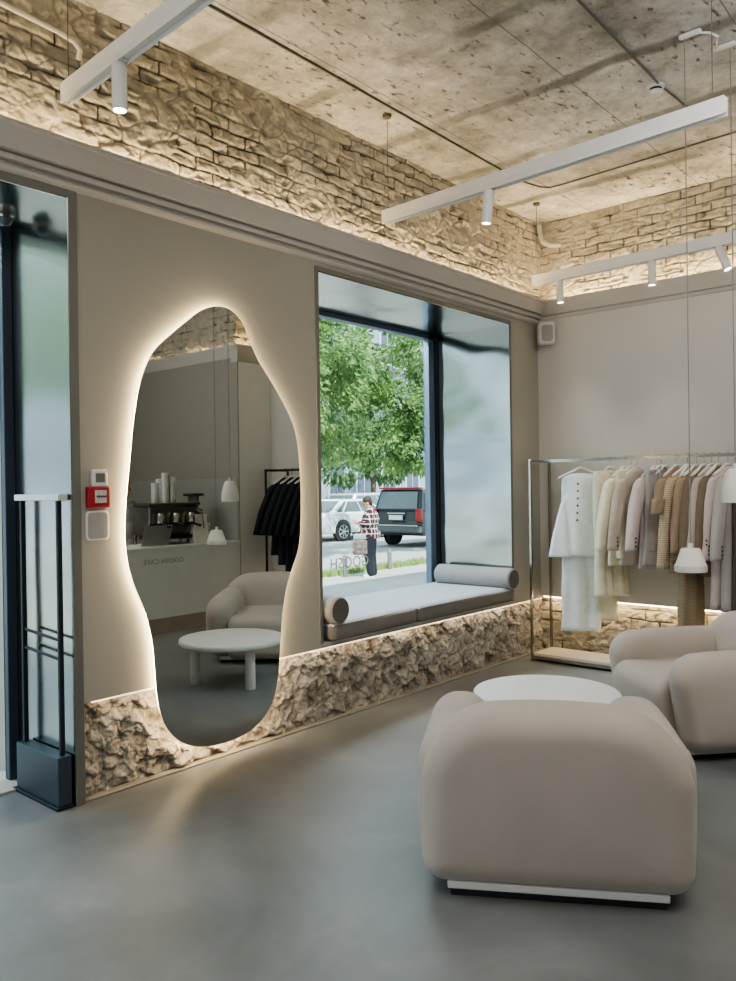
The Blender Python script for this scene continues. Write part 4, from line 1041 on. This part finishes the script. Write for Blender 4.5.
def car(name, label, loc, L, Wd, low, gh, paint, kind, wheels, glassm=car_glass):
    """local x: rear 0 -> front L; y: 0 near side -> Wd; z from the ground"""
    c_ = thing(name, label, 'car', loc)
    MB().prism(low, 1, .0, Wd).build('body', paint, c_, bevel=.07)
    (bx0,bz0),(tx0,tz),(tx1,tz1),(bx1,bz1) = gh; ins = .17
    v_ = [(bx0,.05,bz0),(bx1,.05,bz1),(bx1,Wd-.05,bz1),(bx0,Wd-.05,bz0),(tx0,ins,tz),(tx1,ins,tz1),(tx1,Wd-ins,tz1),(tx0,Wd-ins,tz)]
    MB().add(v_, [(0,3,2,1),(4,5,6,7),(0,1,5,4),(1,2,6,5),(2,3,7,6),(3,0,4,7)]).build('cabin', paint, c_, bevel=.05)
    def quad(P, name, off, nd):
        P = [Vector(p)+Vector(off) for p in P]; MB().add(P, [(0,1,2,3)]).build(name, glassm, c_)
    # side windows
    for side, yb, yt in ((-1,.05,ins),(1,Wd-.05,Wd-ins)):
        o_ = (0, side*.012, .0)
        def sp2(u, w_):  # u along, w_ up
            xb = bx0+(bx1-bx0)*u; xt = tx0+(tx1-tx0)*u; zb = bz0+(bz1-bz0)*u; zt = tz+(tz1-tz)*u
            return (xb+(xt-xb)*w_, yb+(yt-yb)*w_, zb+(zt-zb)*w_)
        for u0, u1 in (((.06,.26),(.29,.58),(.61,.93)) if kind != 'sedan' else ((.07,.16),(.20,.52),(.55,.92))):
            quad([sp2(u0,.14), sp2(u1,.14), sp2(u1,.86), sp2(u0,.86)], 'side_window', o_, 0)
    def rp(u, w_): 
        return (bx0+(tx0-bx0)*w_-.02, .05+ (ins-.05)*w_ + (Wd-.1-2*(ins-.05)*w_)*u, bz0+(tz-bz0)*w_)
    quad([rp(.07,.12), rp(.93,.12), rp(.93,.9), rp(.07,.9)], 'rear_window', (-.01,0,0), 0)
    def fp(u, w_):
        return (bx1+(tx1-bx1)*w_+.02, .05+ (ins-.05)*w_ + (Wd-.1-2*(ins-.05)*w_)*u, bz1+(tz1-bz1)*w_)
    quad([fp(.07,.12), fp(.93,.12), fp(.93,.9), fp(.07,.9)], 'windscreen', (.01,0,0), 0)
    for x_ in wheels:
        for y_, sd_ in ((.10,-1),(Wd-.10,1)): wheel(c_, x_, y_, .335, sd_)
        ar = MB(); 
        for y_ in (-.006, Wd-.004): ar.lathe([(.40,0),(.40,.01)], n=28, M=Matrix.Rotation(PI/2,3,'X'), c=(x_,y_+.01,.36))
        ar.build('wheel_arch', frame_dk, c_)
    return c_
sedan_low = [(.05,.28),(0,.5),(.0,.85),(.08,.97),(.7,1.0),(3.3,.93),(4.3,.78),(4.58,.62),(4.6,.45),(4.5,.26)]
c1 = car('parked_car', 'white parked car seen from the side beyond the plaid person', (19.35,18.7,-.36), 4.6, 1.82, sedan_low, ((.40,.95),(1.15,1.43),(2.35,1.43),(3.45,.92)), car_white, 'sedan', (.95,3.7))
suv_low = [(.04,.36),(-.02,.5),(-.02,.72),(.02,.80),(.02,1.12),(3.4,1.12),(4.5,1.0),(4.65,.85),(4.65,.5),(4.5,.34)]
c2 = car('parked_car', 'dark graphite off-road car with red tail lamps, rear towards the window', (19.15,14.45,-.36), 4.65, 1.95, suv_low, ((.02,1.10),(.22,1.76),(2.7,1.78),(3.5,1.10)), car_dark, 'suv', (.95,3.75), car_glass2)
for y_ in (.0, 1.73): MB().rbox((-.0,y_+.11,.98), (.05,.11,.20), (.03,.04,.05), 6).build('tail_lamp', lamp_red, c2, smooth=True)
MB().box(-.075,-.03,.70,1.22,.84,.98).build('number_plate', plate_m, c2, bevel=.005)
MB().rbox((-.05,.975,.56), (.09,.97,.11), (.05,.06,.05), 8).build('rear_bumper', simple('bumper_grey', (.11,.12,.12), .4, var=.03), c2, smooth=True)
MB().box(-.155,-.12,.08,1.87,.66,.70).build('bumper_trim', chrome, c2)
MB().rbox((.22,.975,1.80), (.10,.80,.03), (.04,.05,.02), 6).build('roof_spoiler', car_red, c2, smooth=True)
MB().box(-.045,-.01,.62,1.30,1.02,1.06).build('badge_strip', chrome, c2)
c3 = car('parked_car', 'silver parked car whose roof shows behind the white car', (24.6,22.2,-.36), 4.4, 1.8, sedan_low, ((.1,.95),(.45,1.58),(2.5,1.6),(3.45,.95)), car_silver, 'suv', (.9,3.6))

# far building
bd = thing('apartment_building', 'pale blue grey apartment building beyond the trees across the street', 'building', (40, 31, -.36))
MB().box(-34,34,0,6,0,17).build('wall', facade_m, bd)
ci = MB(); ci.box(-34,34,-.25,0,4.2,4.6); ci.box(-34,34,-.25,0,8.2,8.5); ci.box(-34,34,-.4,0,16.4,17); ci.box(-34,34,-.2,0,0,.9); ci.build('cornice_band', facade_lt, bd)
for fl, z_ in enumerate((1.3,5.3,9.2,12.9)):
    for k in range(-14, 5):
        x_ = k*2.3
        w_ = MB().box(x_-.75,x_+.75,-.12,0,z_-.1,z_+2.5).build('window_frame', facade_lt, bd)
        MB().box(x_-.58,x_-.04,-.14,-.10,z_+.1,z_+2.3).box(x_+.04,x_+.58,-.14,-.10,z_+.1,z_+2.3).build('window_pane', fwin_m, w_)
for x_ in (-8.1,-3.5,1.1):
    for z_ in (5.1,9.0):
        bl = MB().box(x_-2.0,x_+2.0,-1.3,0,z_-.2,z_).build('balcony', facade_lt, bd)
        rl = MB()
        for q in range(27): rl.box(x_-1.97+q*.15,x_-1.94+q*.15,-1.28,-1.25,z_,z_+1.0)
        rl.box(x_-2,x_+2,-1.3,-1.24,z_+1.0,z_+1.06); rl.build('railing', frame_m, bl)

bd2 = thing('apartment_building', 'pale apartment building standing opposite the shop door', 'building', (-14, 31, -.36))
MB().box(-26,18,0,6,0,15).build('wall', facade_lt, bd2)
MB().box(-26,18,-.3,0,4.2,4.6).box(-26,18,-.4,0,14.4,15).build('cornice_band', facade_m, bd2)
for z_ in (1.3,5.3,9.2):
    for k in range(-3, 7):
        MB().box(k*2.4-.6,k*2.4+.6,-.12,0,z_,z_+2.3).build('window_pane', fwin_m, bd2)
# trees: trunk + branches + individually modelled leaves in one foliage part
def tree(label, loc, h, blobs, nleaf, lsize, lm, trunk=True, seed=0):
    rnd = random.Random(seed); t_ = thing('street_tree', label, 'tree', loc)
    tk = MB(); base = Vector((0,0,0)); top = Vector((rnd.uniform(-.2,.2),rnd.uniform(-.2,.2),h*.5))
    tk.tube([base, base.lerp(top,.3)+Vector((.05,.03,0)), base.lerp(top,.65), top], [.17,.14,.12,.10], 12)
    for bx,by,bz,br in blobs:
        e = Vector((bx,by,bz)); m_ = top.lerp(e,.5)+Vector((rnd.uniform(-.2,.2),rnd.uniform(-.2,.2),.15))
        tk.tube([top-Vector((0,0,.3)), m_, e], [.07,.045,.015], 8)
    tk.build('trunk', bark_m, t_, smooth='all')
    vs = []; fs = []; tot = sum(b_[3]**2 for b_ in blobs)
    for bx,by,bz,br in blobs:
        for _ in range(int(nleaf*br*br/tot)):
            # clustered on shells around sub-centres
            d = Vector((rnd.gauss(0,1),rnd.gauss(0,1),rnd.gauss(0,1))).normalized()
            rr = br*(.45+.6*rnd.random()**.6)
            p = Vector((bx,by,bz))+Vector((d.x*rr,d.y*rr,d.z*rr*.75))
            if noise.noise(p*1.05+Vector((seed*5,0,0))) < .03: continue
            s_ = lsize*rnd.uniform(.6,1.3)
            ax = (d+Vector((rnd.uniform(-.8,.8),rnd.uniform(-.8,.8),rnd.uniform(-1.2,.1)))).normalized()
            sd_ = ax.cross(Vector((rnd.uniform(-1,1),rnd.uniform(-1,1),rnd.uniform(-1,1)))).normalized()
            nn_ = ax.cross(sd_)*.12*s_
            i0 = len(vs); vs += [p, p+ax*s_*.45+sd_*s_*.28+nn_, p+ax*s_, p+ax*s_*.45-sd_*s_*.28+nn_]
            fs.append((i0,i0+1,i0+2)); fs.append((i0,i0+2,i0+3))
    me = bpy.data.meshes.new('foliage'); me.from_pydata([tuple(v_) for v_ in vs], [], fs); me.update(); me.materials.append(lm)
    o_ = bpy.data.objects.new('foliage', me); COL.objects.link(o_); o_.parent = t_
    return t_
tree('broad bright green street tree left of the window mullion, nearest the glass', (18.6,13.4,-.35), 6.5, [(0,0,4.6,1.7),(-1.6,.3,4.0,1.3),(1.4,-.4,4.4,1.4),(-.9,-.8,5.5,1.2),(-2.3,1.2,5.0,1.3),(-1.4,.7,6.6,1.3),(-2.2,.4,3.0,1.1),(-.9,-.2,2.9,1.0)], 30000, .15, leaf_a, seed=2)
tree('bright green street tree whose trunk stands behind the plaster wall left of the glass', (13.0,13.6,-.35), 6, [(0,0,4.4,1.7),(1.6,.4,3.9,1.2),(1.4,-.2,5.2,1.3),(-1.2,-.4,4.6,1.4),(.2,.5,6.2,1.5),(2.4,1.0,4.6,1.1),(1.9,.3,3.0,.8)], 26000, .14, leaf_a, seed=5)
tree('deeper green tree across the road behind the parked cars, left one', (23.0,26.0,-.35), 8, [(0,0,5.2,2.3),(-2.2,0,5.0,2.0),(2.0,.5,5.5,2.0),(-2.4,.3,7.4,1.7),(.3,-.5,3.4,1.6),(-2.2,0,3.0,1.5),(2.2,0,3.2,1.5)], 22000, .22, leaf_b, seed=9)
tree('deeper green tree across the road behind the parked cars, right one', (30.5,26.0,-.35), 8, [(0,0,5.0,2.1),(-2.2,0,4.2,1.6),(2.0,.5,5.5,2.0),(.3,-.5,3.2,1.5),(-2,.2,2.9,1.3)], 12000, .30, leaf_b, seed=11)
tree('green street tree further along the pavement to the right', (26,13.6,-.35), 6, [(0,0,4.6,1.8),(-1.5,.3,4.2,1.3),(1.4,-.4,4.6,1.4),(0,.3,6.2,1.7)], 6000, .22, leaf_a, seed=14)
tree('green street tree in front of the shop door', (2.5,13.6,-.35), 6, [(0,0,4.6,1.9),(-1.5,.3,4.2,1.5),(1.4,-.4,4.6,1.4),(0,.3,6.2,1.7)], 5000, .24, leaf_a, seed=17)

tree('green street tree on the pavement to the left of the doorway', (-4.5,13.2,-.35), 6, [(0,0,4.6,1.9),(-1.5,.3,4.2,1.5),(1.4,-.4,4.6,1.4),(0,.3,6.2,1.7)], 4000, .26, leaf_a, seed=21)
tree('green street tree on the pavement beyond the doorway, in line with the plaster wall', (7.6,13.8,-.35), 6, [(0,0,4.6,1.9),(-1.5,.3,4.2,1.5),(1.4,-.4,4.6,1.4),(0,.3,6.2,1.7)], 5000, .24, leaf_a, seed=23)
# ------------------------------------------------------------------ lights
def area(name, loc, rot, sx_, sy_, power, col, spread=None):
    l = bpy.data.lights.new(name, 'AREA'); l.shape = 'RECTANGLE'; l.size = sx_; l.size_y = sy_; l.energy = power; l.color = col
    if spread: l.spread = spread
    o_ = bpy.data.objects.new(name, l); COL.objects.link(o_); o_.location = loc; o_.rotation_euler = rot
    return o_
sun = bpy.data.lights.new('sun', 'SUN'); sun.energy = 7.5; sun.angle = .01; sun.color = (1,.95,.86)
so = bpy.data.objects.new('sun', sun); COL.objects.link(so)
so.rotation_euler = Vector((.35,.62,-.95)).to_track_quat('-Z','Y').to_euler()
WARM = (1,.77,.45)
area('cornice_glow', (2.6, 3.585, 3.115), (math.radians(180+6),0,0), 7.6, .05, 30, WARM)
area('cornice_glow_back', (6.585, 1.75, 3.115), (math.radians(180),math.radians(8),0), .05, 3.5, 17, WARM)
area('cornice_glow_cafe', (6.015, -1.3, 3.12), (math.radians(180),0,0), .04, 2.3, 12, WARM)
area('cornice_glow_side', (6.3, -.10, 3.12), (math.radians(180),0,0), .5, .04, 4, WARM)
area('dado_glow_back', (6.54, 1.8, .485), (0,0,0), .04, 3.5, 4.5, WARM)
area('dado_glow_left', (4.3, 3.585, .47), (0,0,0), 4.4, .02, 2.4, (1,.80,.55))
area('door_fill', (.8, 4.85, 3.35), Vector((0,-.72,-.70)).to_track_quat('-Z','Y').to_euler(), 2.2, .6, 70, (.78,.88,1))  # added fill lamp above the door outside, standing in for sky light
area('window_fill', (4.8, 4.95, 3.35), Vector((0,-.62,-.78)).to_track_quat('-Z','Y').to_euler(), 2.2, .6, 95, (.80,.89,1))  # added fill lamp above the window outside, brightens the bench and table
# added fill lamps without fixtures: behind the camera, overhead and on the cafe side
area('rear_fill', (-3.0, .8, 1.3), (0,math.radians(-135),0), 2.2, 4.2, 95, (.86,.93,1))
area('ceiling_fill', (1.6, .6, 3.6), (0,0,0), 3.2, 2.4, 34, (1,.93,.84))
area('hall_fill', (3.3, -.2, 3.6), (0,math.radians(-62),math.radians(12)), 1.6, 1.6, 42, (.97,.97,1))
area('cafe_fill', (3.4, -1.5, 3.5), (0,0,0), 2.4, 1.4, 5, (1,.93,.84))
# beams of the track spotlights
for x_, y_, t_ in ((1.80,2.84,0),(4.0,2.50,.12),(6.16,3.18,-.05),(6.12,2.38,0),(6.09,1.88,-.35)):
    l = bpy.data.lights.new('spot_beam', 'SPOT'); l.energy = 14; l.spot_size = math.radians(60); l.spot_blend = .8; l.color = (1,.88,.72); l.shadow_soft_size = .03
    o_ = bpy.data.objects.new('spot_beam', l); COL.objects.link(o_); o_.location = (x_, y_+math.sin(t_)*.2*1, 3.0); o_.rotation_euler = (t_,0,0)

w = bpy.data.worlds.new('World'); S.world = w; w.use_nodes = True; nt = w.node_tree
bgn = nt.nodes['Background']
sky = nt.nodes.new('ShaderNodeTexSky'); sky.sky_type = 'HOSEK_WILKIE'; sky.turbidity = 4; sky.sun_direction = (-.3,-.5,.8)
mx = nt.nodes.new('ShaderNodeMix'); mx.data_type = 'RGBA'; mx.inputs[0].default_value = .55; mx.inputs[7].default_value = (.75,.88,1,1)
nt.links.new(sky.outputs[0], mx.inputs[6]); nt.links.new(mx.outputs[2], bgn.inputs[0]); bgn.inputs[1].default_value = 3.6

# ------------------------------------------------------------------ camera
cd = bpy.data.cameras.new('camera'); cam = bpy.data.objects.new('camera', cd); COL.objects.link(cam)
cd.sensor_fit = 'HORIZONTAL'; cd.sensor_width = 36; cd.lens = F/736*36; cd.clip_start = .05; cd.clip_end = 300
right = Vector((Xc.x, Yc.x, Zc.x)); down = Vector((Xc.y, Yc.y, Zc.y)); fwd = Vector((Xc.z, Yc.z, Zc.z))
R3 = Matrix((right, -down, -fwd)).transposed()
cam.matrix_world = Matrix.Translation(EYE) @ R3.to_4x4()
S.camera = cam
S.view_settings.view_transform = 'AgX'; S.view_settings.look = 'AgX - Medium High Contrast'; S.view_settings.exposure = 0.55
S.cycles.use_denoising = True
S.cycles.max_bounces = 8; S.cycles.diffuse_bounces = 4; S.cycles.glossy_bounces = 5; S.cycles.transparent_max_bounces = 12
S.cycles.caustics_reflective = False; S.cycles.caustics_refractive = False
S.cycles.sample_clamp_indirect = 6
